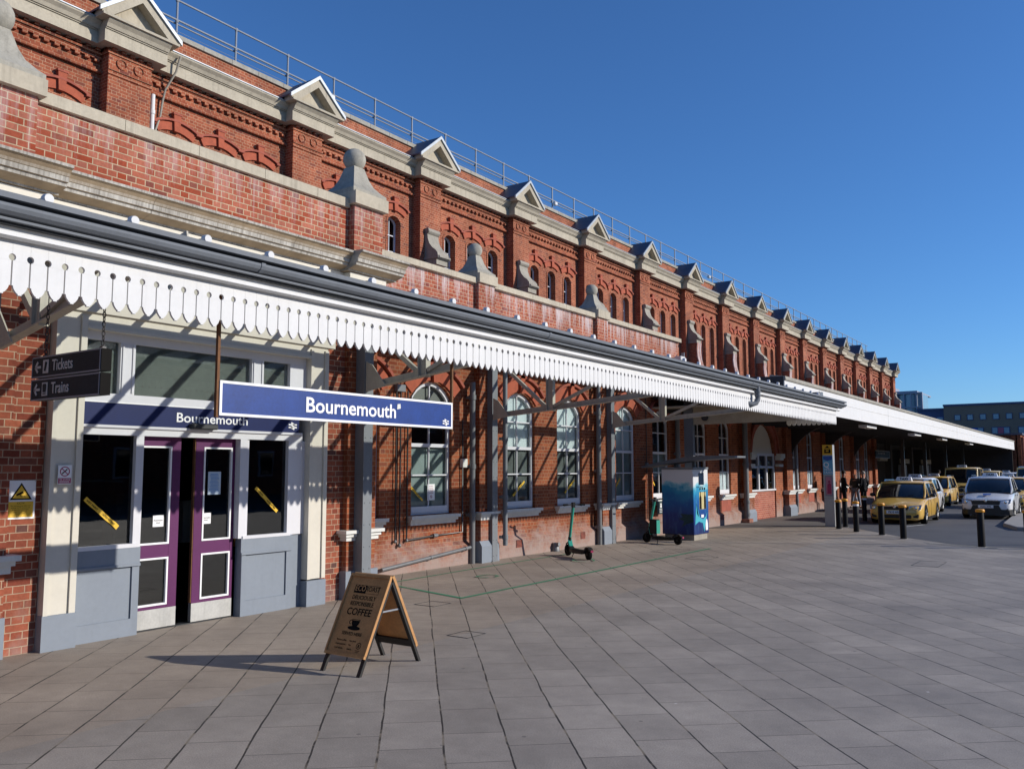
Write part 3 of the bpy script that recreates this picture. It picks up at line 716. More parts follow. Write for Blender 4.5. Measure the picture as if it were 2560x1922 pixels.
for y, h in PIL:
    p_ = part('pilaster', lambda b: (b.box(XL, XL+0.22, y-h, y+h, 0, 0.9), b.box(XL, XL+0.16, y-h+.03, y+h-.03, 0.9, 4.6 if y > 25.3 else 5.1)), 'brick_low', station)
    part('pilaster_plinth', lambda b: (b.prism([(XL+0.20, 0), (XL+0.29, 0), (XL+0.29, 0.34), (XL+0.225, 0.45), (XL+0.20, 0.45)], 'y', y-h-.05, y+h+.05), b.box(XL, XL+0.2, y-h-.05, y+h+.05, 0, 0.44)), 'greyp', p_)
    part('pilaster_cap', lambda b: [b.box(XL, XL+0.22+e, y-h-e, y+h+e, z0_, z1_) for e, z0_, z1_ in ((0.02, 0.88, 0.95), (0.045, 0.95, 1.0), (0.085, 1.0, 1.05))], 'sill', p_)
for y in (14.77, 20.0): part('parapet_pier', lambda b: b.box(XL-0.5, XL+0.14, y-0.29, y+0.29, 4.3, 5.96), 'brick_parapet', station)
def cop2(b):
    pr = [(XL-0.52, 5.94), (XL+0.12, 5.94), (XL+0.12, 6.06), (XL-0.2, 6.12), (XL-0.52, 6.06)]
    y = LY0+0.05; i = 0
    for a, c in ((LY0+0.02, 14.45), (15.1, 19.69), (20.31, 25.22)):
        n = max(1, round((c-a)/1.35))
        for i in range(n): b.prism(pr, 'y', a+(c-a)*i/n+0.004, a+(c-a)*(i+1)/n-0.004)
part('parapet_coping', cop2, 'stone', station)
for y in (14.77, 20.0): part('pier_cap', lambda b: b.box(XL-0.58, XL+0.2, y-0.33, y+0.33, 5.962, 6.17), 'stone', station)
def finial(b, s=1.0, cut=0.0):
    pr = [(0.33, 0.0), (0.33, 0.06), (0.28, 0.10), (0.20, 0.19), (0.15, 0.30), (0.115, 0.42), (0.10, 0.47)]
    rings = [[(sx*r*s, sy*r*s, z*s) for sx, sy in ((-1,-1), (1,-1), (1,1), (-1,1))] for r, z in pr]
    b.loft(rings, smooth=False); b.ball((0, 0, 0.60*s), 0.165*s, 24)
def fin_at(x, y, z, s, lab=None):
    o = part('ball_finial', lambda b: finial(b, s), 'stone_finial', station, loc=(x, y, z)); 
    return o
fin_at(XL-0.19, 14.77, 6.17, 1.0); fin_at(XL-0.19, 20.0, 6.17, 1.0)
part('lean_to_roof', lambda b: (b.prism([(XL-0.3, 5.4), (LW+0.1, 6.4), (LW+0.1, 6.25), (XL-0.3, 5.25)], 'y', -6, 25.1), b.prism([(XL+0.15, 4.9), (LW+0.1, 6.4), (LW+0.1, 6.25), (XL+0.15, 4.75)], 'y', 25.16, Y1)), 'lead_dark', station)
for a, c_ in [(11.12, 14.45), (15.0, 19.72), (20.28, 24.7), (25.3, 30.4), (36.45, 41.25), (41.95, 46.75), (47.45, 51.75)]:
    part('brick_plinth', lambda b: b.prism([(XL, 0), (XL+0.10, 0), (XL+0.10, 0.36), (XL, 0.46)], 'y', a, c_), 'brick_low', station)
def ritem(name, y, hw, i):
    """one arched ground-floor sash window; sub-parts: pane, blinds, sill, arch"""
    mids = [(2.42, 0.07), (3.02, 0.028), (1.83, 0.028)]
    wn = part('window', sash_bm(hw+0.01, 1.06, 3.36, 0.33, mids, True, 0.07), 'white_sash', station, loc=(XL-0.10, y, 0))
    pn = part('pane', pane_bm(hw-0.02, 1.08, 3.35, 0.32), 'glass', wn); pn.location = (-0.012, 0, 0)
    def up(z0_, z1_, m_):
        def f(b):
            if z1_ > 3.4: pane_bm(hw-0.03, z0_, 3.34, 0.30)(b)
            else: b.box(0, 0.004, -hw+.03, hw-.03, z0_, z1_)
        o = part('blind', f, m_, wn); o.location = (-0.06, 0, 0)
    if i in (2, 3, 4): up(2.40, 3.7, 'blind')
    if i in (4, 5): up(1.12, 2.40, 'blind_dk')
    if i == 1: up(1.12, 2.40, 'blind_dk'); up(3.05, 3.7, 'sheet_grey')
    if i in (2, 3): up(1.12, 2.40, 'film_lo')
    if i == 0: up(1.12, 3.7, 'blind_dk')
    if i == 5: up(1.12, 1.75, 'curtain')
    if i in (7, 8, 9): up(1.12, 1.85, 'blind')
    part('deep_rail', lambda b: b.box(-0.02, 0.05, -hw+0.07, hw-0.07, 1.10, 1.215), 'white_sash', wn)
    def sl(b):
        b.box(-0.1, 0.25, -hw-0.13, hw+0.13, 0.985, 1.045); b.box(-0.1, 0.20, -hw-0.10, hw+0.10, 0.93, 0.985); b.box(-0.1, 0.16, -hw-0.07, hw+0.07, 0.87, 0.93)
    part('sill', sl, 'sill', wn)
    def ar(b):
        arch_band(b, 0, hw+0.03, 3.42, 0.30, 0.0, 0.28, 0.08, 0.135, 10)
        b.prism([(-0.07, 3.68), (0.07, 3.68), (0.10, 4.16), (-0.10, 4.16)], 'x', 0.08, 0.20)
    part('rubbed_arch', ar, 'rubbed', wn)
    def hd(b): arch_band(b, 0, hw+0.10, 3.46, 0.33, 0.24, 0.30, 0.08, 0.20, 10)
    part('arch_hood', hd, 'terracotta', wn)
    if i > 5: part('apron_panel', lambda b: b.box(0.08, 0.115, -hw+.08, hw-.08, 0.47, 0.86), 'terracotta', wn)
    return wn
for i, (y, hw) in enumerate(WINS): ritem('window', y, hw, i)
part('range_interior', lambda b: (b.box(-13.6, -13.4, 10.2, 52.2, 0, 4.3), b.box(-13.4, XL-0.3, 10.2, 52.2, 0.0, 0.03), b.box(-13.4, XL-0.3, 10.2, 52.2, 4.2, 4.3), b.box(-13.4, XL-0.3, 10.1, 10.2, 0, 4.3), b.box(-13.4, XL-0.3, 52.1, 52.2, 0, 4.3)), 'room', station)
# big arched opening filled with brick and glazing
bigw = empty('arched_window', (XL-0.05, 33.13, 0)); bigw.parent = station
part('infill_brick', lambda b: b.box(-0.1, 0.0, -1.41, 1.41, 0, 1.08), 'brick_infill', bigw)
def bwf(b):
    for y in (-1.38, -0.47, 0.47, 1.38): b.box(-0.06, 0.02, y-0.05, y+0.05, 1.14, 2.50)
    b.box(-0.1, 0.06, -1.42, 1.42, 1.08, 1.14); b.box(-0.06, 0.02, -1.42, 1.42, 1.96, 2.04); b.box(-0.06, 0.022, -1.42, 1.42, 2.44, 2.54)
part('glazing_frame', bwf, 'white_sash', bigw)
part('glazing_pane', lambda b: b.box(-0.04, -0.034, -1.4, 1.4, 1.12, 2.5), 'glass_dark', bigw)
def tym(b):
    hw = 1.41; pts = [(-hw+2*hw*i/16, 2.46+1.2*math.sqrt(max(0, 1-abs(-1+i/8)**1.9))) for i in range(17)]
    b.prism(pts+[(hw, 2.44), (-hw, 2.44)][::1], 'x', -0.1, -0.05)
part('white_tympanum', tym, 'cream', bigw)
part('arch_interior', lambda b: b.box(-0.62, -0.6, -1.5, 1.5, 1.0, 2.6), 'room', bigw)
for s in (-1, 1): part('impost_block', lambda b: [b.box(0.03, 0.17+e, s*1.44, s*(1.44+0.42+e), z0_, z1_) for z0_, z1_, e in ((2.36, 2.54, 0.12), (2.28, 2.36, 0.07), (2.02, 2.12, 0.05))], 'cream', bigw)
def bwa(b):
    hw = 1.41
    P = lambda g: [((-1+i/8)*(hw+g), 2.46+(1.2+g)*math.sqrt(max(0, 1-abs(-1+i/8)**1.9))) for i in range(17)]
    for g0, g1, x1 in ((0.02, 0.26, 0.10), (0.28, 0.36, 0.16)):
        p, q = P(g0), P(g1)
        for i in range(16): b.prism([p[i], p[i+1], q[i+1], q[i]], 'x', 0.03, x1)
part('arch_rings', bwa, 'terracotta', bigw)

# dark recessed hall beyond the brick range, under the long canopy
M_['recess_shade'] = paint('recess_shade_tone', (0.05, 0.04, 0.035), 0.8, var=0.3)  # near-black tone puts the deep shade of the recess into the colour
part('recess_wall', lambda b: b.box(-17.2, -17.0, LY1, 91, 0, 4.6), 'recess_shade', station)
part('recess_ceiling', lambda b: b.box(-17.0, -13.0, LY1, 91, 3.7, 3.9), 'recess_shade', station)
for y in (58, 66, 74, 82): part('recess_pier', lambda b: b.box(-13.2, -12.8, y-0.3, y+0.3, 0, 3.7), 'recess_shade', station)
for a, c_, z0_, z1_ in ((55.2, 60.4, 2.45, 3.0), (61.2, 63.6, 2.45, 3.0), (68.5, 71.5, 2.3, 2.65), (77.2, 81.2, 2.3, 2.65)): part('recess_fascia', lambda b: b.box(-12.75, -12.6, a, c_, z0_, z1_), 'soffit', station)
for a, c_ in ((53.4, 54.1), (56.3, 57.3), (69, 71), (77.6, 79), (79.4, 80.8)): part('recess_door', lambda b: b.box(-12.95, -12.72, a, c_, 0.4, 2.2), 'sheet_grey', station)
part('added_dark_screen', lambda b: b.box(-17.0, -7.3, 91.1, 91.4, 0, 3.7), 'recess_shade', station)  # screen added to hide the bright annex face and read as shade
annex = empty('brick_annex', (0, 0, 0), 0, 'small brick annex closing the far end of the long white canopy', 'building')
def anx(b):
    wall_x(b, -6.6, 91.6, 125, 0, 5.0, [(y, y+1.0, 0.9, 3.2, 0.4) for y in (93, 96, 99, 103, 107, 111, 115)], 0.3); b.box(-18.5, -6.9, 91.6, 125, 0, 4.98); b.quad((-6.6, 91.6, 0), (-7, 91.6, 0), (-7, 91.6, 5), (-6.6, 91.6, 5))
part('wall', anx, 'brick_low', annex)
part('roof', lambda b: b.box(-18.6, -6.45, 91.5, 125.1, 5.0, 5.18), 'lead_dark', annex)
for y in (92, 95, 98, 101.5, 105.5): part('pilaster', lambda b: b.box(-6.6, -6.4, y-0.2, y+0.2, 0, 4.8), 'brick_dark', annex)

# ================================================================== ENTRANCE BLOCK (front at x = -9.6)
XB = -9.62
BE = 9.9
def blk(b):
    b.box(-12.6, XB, -8, 4.79, 0, 5.0); b.box(-12.6, XB, 8.84, BE, 0, 5.0); b.box(-12.6, XB-0.02, 4.79, 8.84, 3.66, 5.0)
part('entrance_brick', blk, 'brick_dark', station)
part('entrance_parapet', lambda b: (b.box(-11.7, XB+0.01, 4.47, 9.30, 5.27, 6.03), b.box(-11.7, XB+0.11, -8, 4.47, 5.27, 6.06), b.box(-11.7, XB+0.14, 9.30, 9.93, 5.27, 6.08)), 'brick_block', station)
def ecop(b):
    pr = [(XB-0.5, 6.03), (XB+0.07, 6.03), (XB+0.07, 6.17), (XB-0.15, 6.22), (XB-0.5, 6.17)]
    a, c = 4.50, 9.27; cuts = [4.50, 5.52, 6.55, 7.62, 8.6, 9.27]
    for p, q in zip(cuts, cuts[1:]): b.prism(pr, 'y', p+0.003, q-0.003)
    b.box(XB-0.7, XB+0.19, -8, 4.53, 6.06, 6.25); b.box(XB-0.62, XB+0.22, 9.24, 9.98, 6.085, 6.29)
part('entrance_coping', ecop, 'stone', station)
part('ball_finial', lambda b: finial(b, 1.12), 'stone_finial', station, loc=(XB-0.20, 9.61, 6.29)); part('ball_finial', lambda b: finial(b, 1.2), 'stone_finial', station, loc=(XB-0.25, 4.13, 6.25))
def ecor(b):
    pr = [(0, 4.99), (0.03, 4.99), (0.035, 5.01), (0.20, 5.055), (0.205, 5.095), (0.235, 5.10), (0.24, 5.155), (0.25, 5.16), (0.265, 5.19), (0.30, 5.225), (0.335, 5.24), (0.34, 5.27), (0, 5.30)]
    for a, c, e in ((-8, 4.72, 0.14), (4.72, 9.12, 0.0), (9.12, 10.2, 0.17)):
        n = max(1, round((c-a)/1.05))
        for i in range(n): b.prism([(XB+x+(e if x > 0 else 0), z) for x, z in pr], 'y', a+(c-a)*i/n+.002, a+(c-a)*(i+1)/n-.002)
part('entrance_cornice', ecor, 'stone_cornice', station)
part('frieze', lambda b: (b.box(XB-0.1, XB+0.03, -8, 10.0, 4.45, 4.984), b.box(XB-0.1, XB+0.14, -8, 4.62, 4.45, 4.98), b.box(XB-0.1, XB+0.17, 9.2, 10.0, 4.45, 4.98)), 'cream', station)
# left brick pilaster with stone cap
part('entrance_pilaster', lambda b: b.box(XB, XB+0.10, 3.95, 4.40, 0, 4.4), 'brick_dark', station)
def ecap(b):
    for e, z0_, z1_ in ((0.03, 0.87, 0.95), (0.06, 0.95, 1.0), (0.10, 1.0, 1.06)): b.box(XB, XB+0.11+e, 3.9, 4.41+e, z0_, z1_)
part('pilaster_cap', ecap, 'sill', station)
ep = part('entrance_pilaster', lambda b: b.box(XB, XB+0.10, 9.28, 9.89, 0, 4.4), 'brick_low', station)
part('pilaster_cap', lambda b: [b.box(XB, XB+0.11+e, 9.27-e, 9.90+e, z0_, z1_) for e, z0_, z1_ in ((0.03, 0.87, 0.93), (0.06, 0.93, 0.98), (0.10, 0.98, 1.03))], 'sill', ep)
part('pilaster_plinth', lambda b: b.box(XB, XB+0.14, 9.24, 9.92, 0, 0.42), 'greyp', ep)
part('painted_patch', lambda b: b.box(XB, XB+0.115, 3.94, 4.42, 0, 0.42), 'greyp', station)
# cream timber surround
def surround(b):
    for a, c in ((4.80, 5.15), (8.50, 8.84)):
        b.box(XB-0.2, XB+0.10, a, c, 0.38, 3.75)
        b.box(XB+0.10, XB+0.125, a+0.0, a+0.05, 0.38, 3.7); b.box(XB+0.10, XB+0.125, c-0.07, c, 0.38, 3.7)
    b.box(XB-0.2, XB+0.10, 5.15, 8.50, 3.60, 4.45); b.box(XB-0.2, XB+0.14, 4.70, 8.95, 3.75, 4.44)
    b.box(XB-0.2, XB+0.13, 5.15, 8.50, 3.56, 3.60)
part('door_surround', surround, 'cream', station)
part('surround_base', lambda b: b.box(XB-0.2, XB+0.13, 4.79, 5.17, 0, 0.38), 'greyp', station); part('surround_base', lambda b: b.box(XB-0.2, XB+0.13, 8.49, 8.85, 0, 0.36), 'greyp', station)
ent = empty('entrance_screen', (XB, 0, 0)); ent.parent = station
def efr(b):
    b.box(-0.12, 0.02, 5.15, 8.50, 3.46, 3.56); b.box(-0.12, 0.03, 5.15, 8.50, 2.73, 2.84)
    for a, c in ((5.15, 5.20), (5.62, 5.81), (7.53, 7.73), (8.2, 8.5)): b.box(-0.115, 0.015, a, c, 2.84, 3.46)
    for a, c in ((5.64, 5.66), (5.77, 5.79), (7.55, 7.57), (7.69, 7.71)): b.box(0.015, 0.03, a, c, 2.86, 3.44)
    b.box(-0.12, 0.02, 5.15, 8.45, 2.355, 2.47); b.box(-0.1, 0.05, 5.10, 8.42, 2.44, 2.47)
    for a, c in ((5.11, 5.19), (5.865, 5.965), (7.375, 7.49), (8.2, 8.5)): b.box(-0.115, 0.018, a, c, 1.03, 2.355)
    b.box(-0.1, 0.035, 5.15, 5.93, 1.03, 1.075); b.box(-0.1, 0.035, 7.44, 8.25, 1.02, 1.06)
    b.box(-0.09, -0.0, 7.49, 7.53, 1.06, 2.355)
part('white_frame', efr, 'white_sash', ent)
for a, c_ in ((5.2, 5.62), (5.81, 7.53), (7.73, 8.2)):
    p_ = part('transom_pane', lambda b: b.box(-0.05, -0.045, a, c_, 2.84, 3.46), 'glass', ent); part('grey_sheet', lambda b: b.box(-0.072, -0.066, a, c_, 2.84, 3.46), 'sheet_grey', p_)  # plain grey sheet close behind each transom pane
for a, c_ in ((5.19, 5.865), (7.53, 8.2)): part('side_pane', lambda b: b.box(-0.05, -0.045, a, c_, 1.07, 2.36), 'glass_dark', ent)
for a, c_ in ((5.11, 5.965), (7.44, 8.29)):
    part('grey_panel', lambda b: (b.box(-0.12, 0.0, a, c_, 0, 1.03), b.box(0.0, 0.03, a-0.02, c_, 0.84, 1.03), b.box(0.0, 0.022, a, c_, 0, 0.20), b.box(0.0, 0.022, a, a+0.07, 0.20, 0.84), b.box(0.0, 0.022, c_-0.09, c_, 0.20, 0.84), b.box(0.0, 0.045, a-0.02, c_, 0.81, 0.84)), 'greyp', ent)
part('grey_return', lambda b: b.box(-0.12, -0.01, 8.29, 8.5, 0, 1.03), 'greyp', ent)
def leaf(y0_, y1_, side, name):
    e = part('sliding_door', lambda b: (b.box(-0.14, -0.09, y0_, y1_, 2.24, 2.36), b.box(-0.14, -0.09, y0_, y1_, 0.87, 1.03),
        b.box(-0.142, -0.0875, (y1_-0.13) if side < 0 else y0_+0.001, y1_-0.001 if side < 0 else y0_+0.12, 0.251, 2.3), b.box(-0.142, -0.0875, y0_+0.001 if side < 0 else y1_-0.05, y0_+0.02 if side < 0 else y1_-0.001, 0.251, 2.3), b.box(-0.14, -0.09, y0_, y1_, 0.25, 0.29)), 'purple', ent)
    ga, gc = (y0_+0.02, y1_-0.13) if side < 0 else (y0_+0.12, y1_-0.05)
    def bead(b):
        for z0_, z1_ in ((1.03, 2.24), (0.29, 0.87)):
            t = 0.022
            b.box(-0.135, -0.08, ga, gc, z0_, z0_+t); b.box(-0.135, -0.08, ga, gc, z1_-t, z1_)
            b.box(-0.135, -0.08, gc-t, gc, z0_+t, z1_-t); b.box(-0.135, -0.08, ga, ga+t, z0_+t, z1_-t)
    part('glazing_bead', bead, 'white_flat', e)
    part('door_glass', lambda b: (b.box(-0.118, -0.113, ga, gc, 1.03, 2.24), b.box(-0.118, -0.113, ga, gc, 0.29, 0.87)), 'glass_dark', e)
    part('kick_plate', lambda b: b.box(-0.145, -0.085, y0_, y1_, 0.02, 0.25), 'alu', e)
leaf(5.97, 6.545, -1, 'l'); leaf(6.765, 7.375, 1, 'r')
part('door_edge', lambda b: b.box(-0.14, -0.092, 6.752, 6.7645, 0.26, 2.34), 'rust', ent)
part('door_track', lambda b: b.box(-0.2, -0.085, 5.97, 7.38, 0.0, 0.012), 'gutter_dk', ent)
def inner(b):
    b.quad((-3.0, 5.0, 0.012), (-0.3, 5.0, 0.012), (-0.3, 8.6, 0.012), (-3.0, 8.6, 0.012)); b.box(-3.1, -3.0, 5, 8.6, 0, 3.6)
    b.box(-3, -0.15, 4.98, 5.02, 0, 3.6); b.box(-3, -0.15, 8.55, 8.6, 0, 3.6); b.box(-3, -0.15, 5, 8.6, 3.5, 3.55)
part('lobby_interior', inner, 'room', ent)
part('lobby_post', lambda b: b.box(-0.4, -0.3, 5.72, 5.80, 0.9, 2.4), 'orangewood', ent)
part('lobby_post', lambda b: b.box(-0.4, -0.3, 7.56, 7.60, 0.9, 2.4), 'orangewood', ent)
part('lobby_counter', lambda b: b.box(-1.5, -1.4, 7.5, 8.3, 0.9, 1.5), 'blind_dk', ent); part('lobby_counter', lambda b: b.box(-2.2, -2.1, 6.9, 7.3, 0.9, 1.6), 'blind_dk', ent)
part('door_sensor', lambda b: b.box(0.02, 0.14, 6.56, 6.93, 2.46, 2.53), 'gutter_dk', ent, bevel=0.012)
sb = part('name_board', lambda b: b.box(0.0, 0.032, 5.11, 8.37, 2.47, 2.73), 'blue_fascia', ent)
part('board_edge', lambda b: (b.box(0, 0.036, 5.1, 8.38, 2.73, 2.742)), 'white_flat', sb)
put_text('board_lettering', 'Bournemouth', 0.168, 'white_flat', sb, (XB+0.034, 6.385, 2.545), (0, 1, 0), (0, 0, 1), bold=0.0016, width=1.08).location = (-XB, 0, 0)
fl = Flat((0.034, 8.25, 2.565), (0, 1, 0), (0, 0, 1)); fl.arrows((0, 0), 0.15); fl.build('rail_emblem', 'white_flat', sb)

# ================================================================== NEAR CANOPY
XV = -5.90; CY0, CY1 = -2.0, 23.6
can = empty('glazed_canopy', (0, 0, 0), 0, 'glass roofed canopy with grey gutter and white scalloped valance over the entrance', 'canopy')
def valance(b):
    n = int((CY1-CY0)/0.1168); p = 0.1168
    lv = [(3.103, 0.012), (3.113, 0.012), (3.1131, 0.017)]
    for i in range(1, 8):
        t = i/7; lv.append((3.113+0.052*t, 0.018+0.027*math.sin(t*math.pi/2)))
    lv += [(3.1651, 0.0535), (3.3325, 0.0535)]
    for i in range(0, 11):
        a = -math.pi/2+0.22+(math.pi-0.22)*i/10; lv.append((3.355+0.0235*math.sin(a), 0.0585-max(0.0, 0.0235*math.cos(a))))
    lv += [(3.3786, 0.0580), (3.56, 0.0580)]
    for k in range(n):
        yc = 4.3 - 0.0585 - 0.0 + (k-int((4.3-CY0)/p))*p
        dx = 0.0015*math.sin(k*12.9)
        b.strips([(z, w_) for z, w_ in lv], yc, XV+dx, XV-0.022+dx)
part('valance', valance, 'white', can)
def fascia(b):
    b.box(XV-0.03, XV+0.035, CY0, CY1+0.02, 3.50, 3.66)
    b.tube([(XV+0.045, CY0, 3.495), (XV+0.045, CY1+0.12, 3.495)], 0.022, 10)
    b.prism([(XV+0.03, 3.50), (XV+0.055, 3.51), (XV+0.075, 3.478), (XV+0.03, 3.465)], 'y', CY0, CY1+0.1)
part('fascia_board', fascia, 'white', can)
def gutter(b):
    b.prism([(XV+0.03, 3.588), (XV+0.10, 3.588), (XV+0.14, 3.594), (XV+0.168, 3.614), (XV+0.18, 3.64), (XV+0.18, 3.660), (XV+0.03, 3.660)], 'y', CY0, CY1+0.42)
    b.box(XV+0.03, XV+0.125, CY0, CY1+0.30, 3.563, 3.580)
part('gutter', gutter, 'gutter', can)
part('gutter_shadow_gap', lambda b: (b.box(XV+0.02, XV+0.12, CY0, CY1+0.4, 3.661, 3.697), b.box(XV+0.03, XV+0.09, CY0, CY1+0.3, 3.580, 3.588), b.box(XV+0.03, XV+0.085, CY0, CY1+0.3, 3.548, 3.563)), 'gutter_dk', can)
part('eaves_flashing', lambda b: b.prism([(XV+0.02, 3.698), (XV+0.165, 3.698), (XV+0.165, 3.738), (XV-0.25, 3.80), (XV-0.25, 3.76)], 'y', CY0, CY1+0.46), 'gutter', can)
for y in (-0.3, 4.55, 9.05, 16.6, 20.1): part('gutter_joint', lambda b: b.prism([(XV+0.03, 3.583), (XV+0.105, 3.584), (XV+0.145, 3.590), (XV+0.173, 3.612), (XV+0.186, 3.64), (XV+0.186, 3.667), (XV+0.03, 3.667)], 'y', y, y+0.04), 'gutter', can)
part('rainwater_outlet', lambda b: (b.tube([(XV+0.11, 17.05, 3.6), (XV+0.11, 17.05, 3.36), (XV+0.09, 17.0, 3.27), (XV+0.03, 16.9, 3.235), (XV-0.05, 16.82, 3.27)], 0.052, 12), b.tube([(XV+0.11, 17.05, 3.52), (XV+0.11, 17.05, 3.48)], 0.062, 12), b.tube([(XV+0.11, 17.05, 3.44), (XV+0.11, 17.05, 3.40)], 0.062, 12)), 'gutter', can)
RZ = lambda x: 3.80 + (XV-0.2-x)*0.115
def bar_bm(b): b.add([(XV-0.2, -0.028, 3.80), (XV-0.2, 0.028, 3.80), (-11.0, 0.028, RZ(-11.0)), (-11.0, -0.028, RZ(-11.0)), (XV-0.2, -0.028, 3.87), (XV-0.2, 0.028, 3.87), (-11.0, 0.028, RZ(-11)+.07), (-11.0, -0.028, RZ(-11)+.07)], [(0,1,2,3), (4,7,6,5), (0,4,5,1), (3,2,6,7), (0,3,7,4), (1,5,6,2)])
def bcap_bm(b): b.lathe([(0.0, 0), (0.034, 0.0), (0.039, -0.02), (0.039, -0.05)], (XV-0.185, 0, 3.87), 12, 'x')
br = part('glazing_bar', bar_bm, 'gutter_dk', can, loc=(0, 2.975-0.6569*7, 0)); part('bar_cap', bcap_bm, 'white', br)
for k in range(-6, 31): dup(br, can, (0, 2.975+0.6569*k, 0))
part('roof_glass', lambda b: b.add([(XV-0.2, CY0, 3.83), (XV-0.2, 22.9, 3.83), (-11.05, 22.9, RZ(-11.05)+.03), (-11.05, CY0, RZ(-11.05)+.03)], [(0, 1, 2, 3)]), 'glass_roof', can)
part('purlin', lambda b: b.box(-8.62, -8.50, CY0, 23.5, 3.90, 4.07), 'cream_old', can)
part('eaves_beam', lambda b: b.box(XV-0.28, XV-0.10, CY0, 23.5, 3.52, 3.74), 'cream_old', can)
part('wall_plate', lambda b: b.box(-10.95, -10.75, 9.95, 23.5, 4.2, 4.42), 'cream_old', can)
def column(y, yb=0.0, x=-10.80, h=4.3):
    def f(b):
        b.box(x-0.015, x, y-0.095, y+0.095, 0, h); b.box(x-0.25, x-0.235, y-0.095, y+0.095, 0, h); b.box(x-0.235, x-0.015, y-0.090, y-0.078, 0, h); b.box(x-0.235, x-0.015, y+0.078, y+0.09, 0, h)
        b.box(x-0.26, x+0.01, y-0.10, y+0.10, 0, 0.03)
        for k in range(12):
            for s in (-1, 1): b.lathe([(0.009, 0), (0.009, 0.008), (0, 0.009)], (x, y+s*0.06, 0.12+k*0.33), 6, 'x')
    part('steel_column', f, 'steel', can)
def beam(b, p, q, hy, hz):
    p, q = Vector(p), Vector(q); t = (q-p).normalized(); up = Vector((0, 1, 0)).cross(t)
    if up.z < 0: up = -up
    vs = []
    for c in (p, q):
        for a, d in ((-1, -1), (1, -1), (1, 1), (-1, 1)): vs.append(tuple(c + Vector((0, a*hy, 0)) + up*d*hz))
    b.add(vs, [(0,3,2,1), (4,5,6,7), (0,1,5,4), (1,2,6,5), (2,3,7,6), (3,0,4,7)])
def truss(y, x0_, z0_, slope, xp, top=True):
    def f(b):
        xe = XV-0.15; ze = z0_+slope*(xe-x0_)
        beam(b, (x0_, y, z0_+.05), (xe, y, ze+.05), 0.008, 0.052); beam(b, (x0_, y, z0_), (xe, y, ze), 0.052, 0.008)
        zt = lambda x: RZ(x)-0.06
        beam(b, (x0_, y, zt(x0_)), (xe, y, zt(xe)), 0.045, 0.05)
        zp = z0_+slope*(xp-x0_)
        for s in (-1, 1): b.box(xp+s*0.075-0.008, xp+s*0.075+0.008, y-0.05, y+0.05, zp-.02, zt(xp))
        b.box(xp-0.07, xp+0.07, y-0.012, y+0.004, zp, zt(xp))
        beam(b, (xp-0.1, y+.02, zp+.05), (x0_+0.12, y+.02, zt(x0_)-.05), 0.03, 0.035)
        xq = (xp+xe)/2+0.1
        beam(b, (xp+0.1, y-.02, zp+.08), (xq, y-.02, zt(xq)), 0.03, 0.03)
        b.add([(x0_, y-.06, z0_-.05), (x0_+0.42, y-.06, z0_+.02), (x0_+0.13, y-.06, z0_+0.36), (x0_, y-.06, z0_+0.42), (x0_, y-.045, z0_-.05), (x0_+0.42, y-.045, z0_+.02), (x0_+0.13, y-.045, z0_+0.36), (x0_, y-.045, z0_+0.42)], [(0,1,2,3), (7,6,5,4), (0,4,5,1), (1,5,6,2), (2,6,7,3)])
    part('roof_truss', f, 'cream_old', can)
column(9.52, x=-9.33, h=4.0); column(14.86); column(20.2)
truss(9.5, -9.32, 3.18, 0.115, -8.2); truss(14.82, -10.78, 3.04, 0.077, -9.36); truss(20.2, -10.78, 3.06, 0.077, -9.35)
def col_l(b):
    b.box(-9.42, -9.20, 3.93, 4.07, 0, 4.0)
part('steel_column', col_l, 'steel', can)
truss(4.07, -9.22, 3.18, 0.19, -8.38)
part('steel_column', lambda b: b.box(-10.2, -9.93, 23.47, 23.62, 0, 4.1), 'gutter', can)
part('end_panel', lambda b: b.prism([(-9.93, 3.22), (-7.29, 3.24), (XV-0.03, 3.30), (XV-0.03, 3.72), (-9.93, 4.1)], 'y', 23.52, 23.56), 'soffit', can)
def retv(b):
    # scalloped return hung behind the end panel, boards facing the street end
    for k in range(9):
        xc = -7.38 + k*0.137; pts = [(xc-0.065, 3.5), (xc-0.065, 3.2)]
        for i in range(9): a = math.pi+math.pi*i/8; pts.append((xc+0.055*math.cos(a), 3.20+0.055*math.sin(a)))
        pts += [(xc+0.065, 3.2), (xc+0.065, 3.5)]
        b.prism(pts, 'y', 24.3, 24.32)
part('return_valance', retv, 'cream', can)
part('vent_grille', lambda b: b.lathe([(0.10, 0), (0.10, -0.05), (0.0, -0.05)], (-9.55, 23.5, 3.42), 16, 'y'), 'gutter_dk', can)
part('camera_housing', lambda b: (b.box(XV-0.55, XV-0.25, 23.0, 23.3, 3.86, 3.95), b.box(XV-0.5, XV-0.3, 23.4, 23.5, 3.86, 3.98)), 'pipe', can)

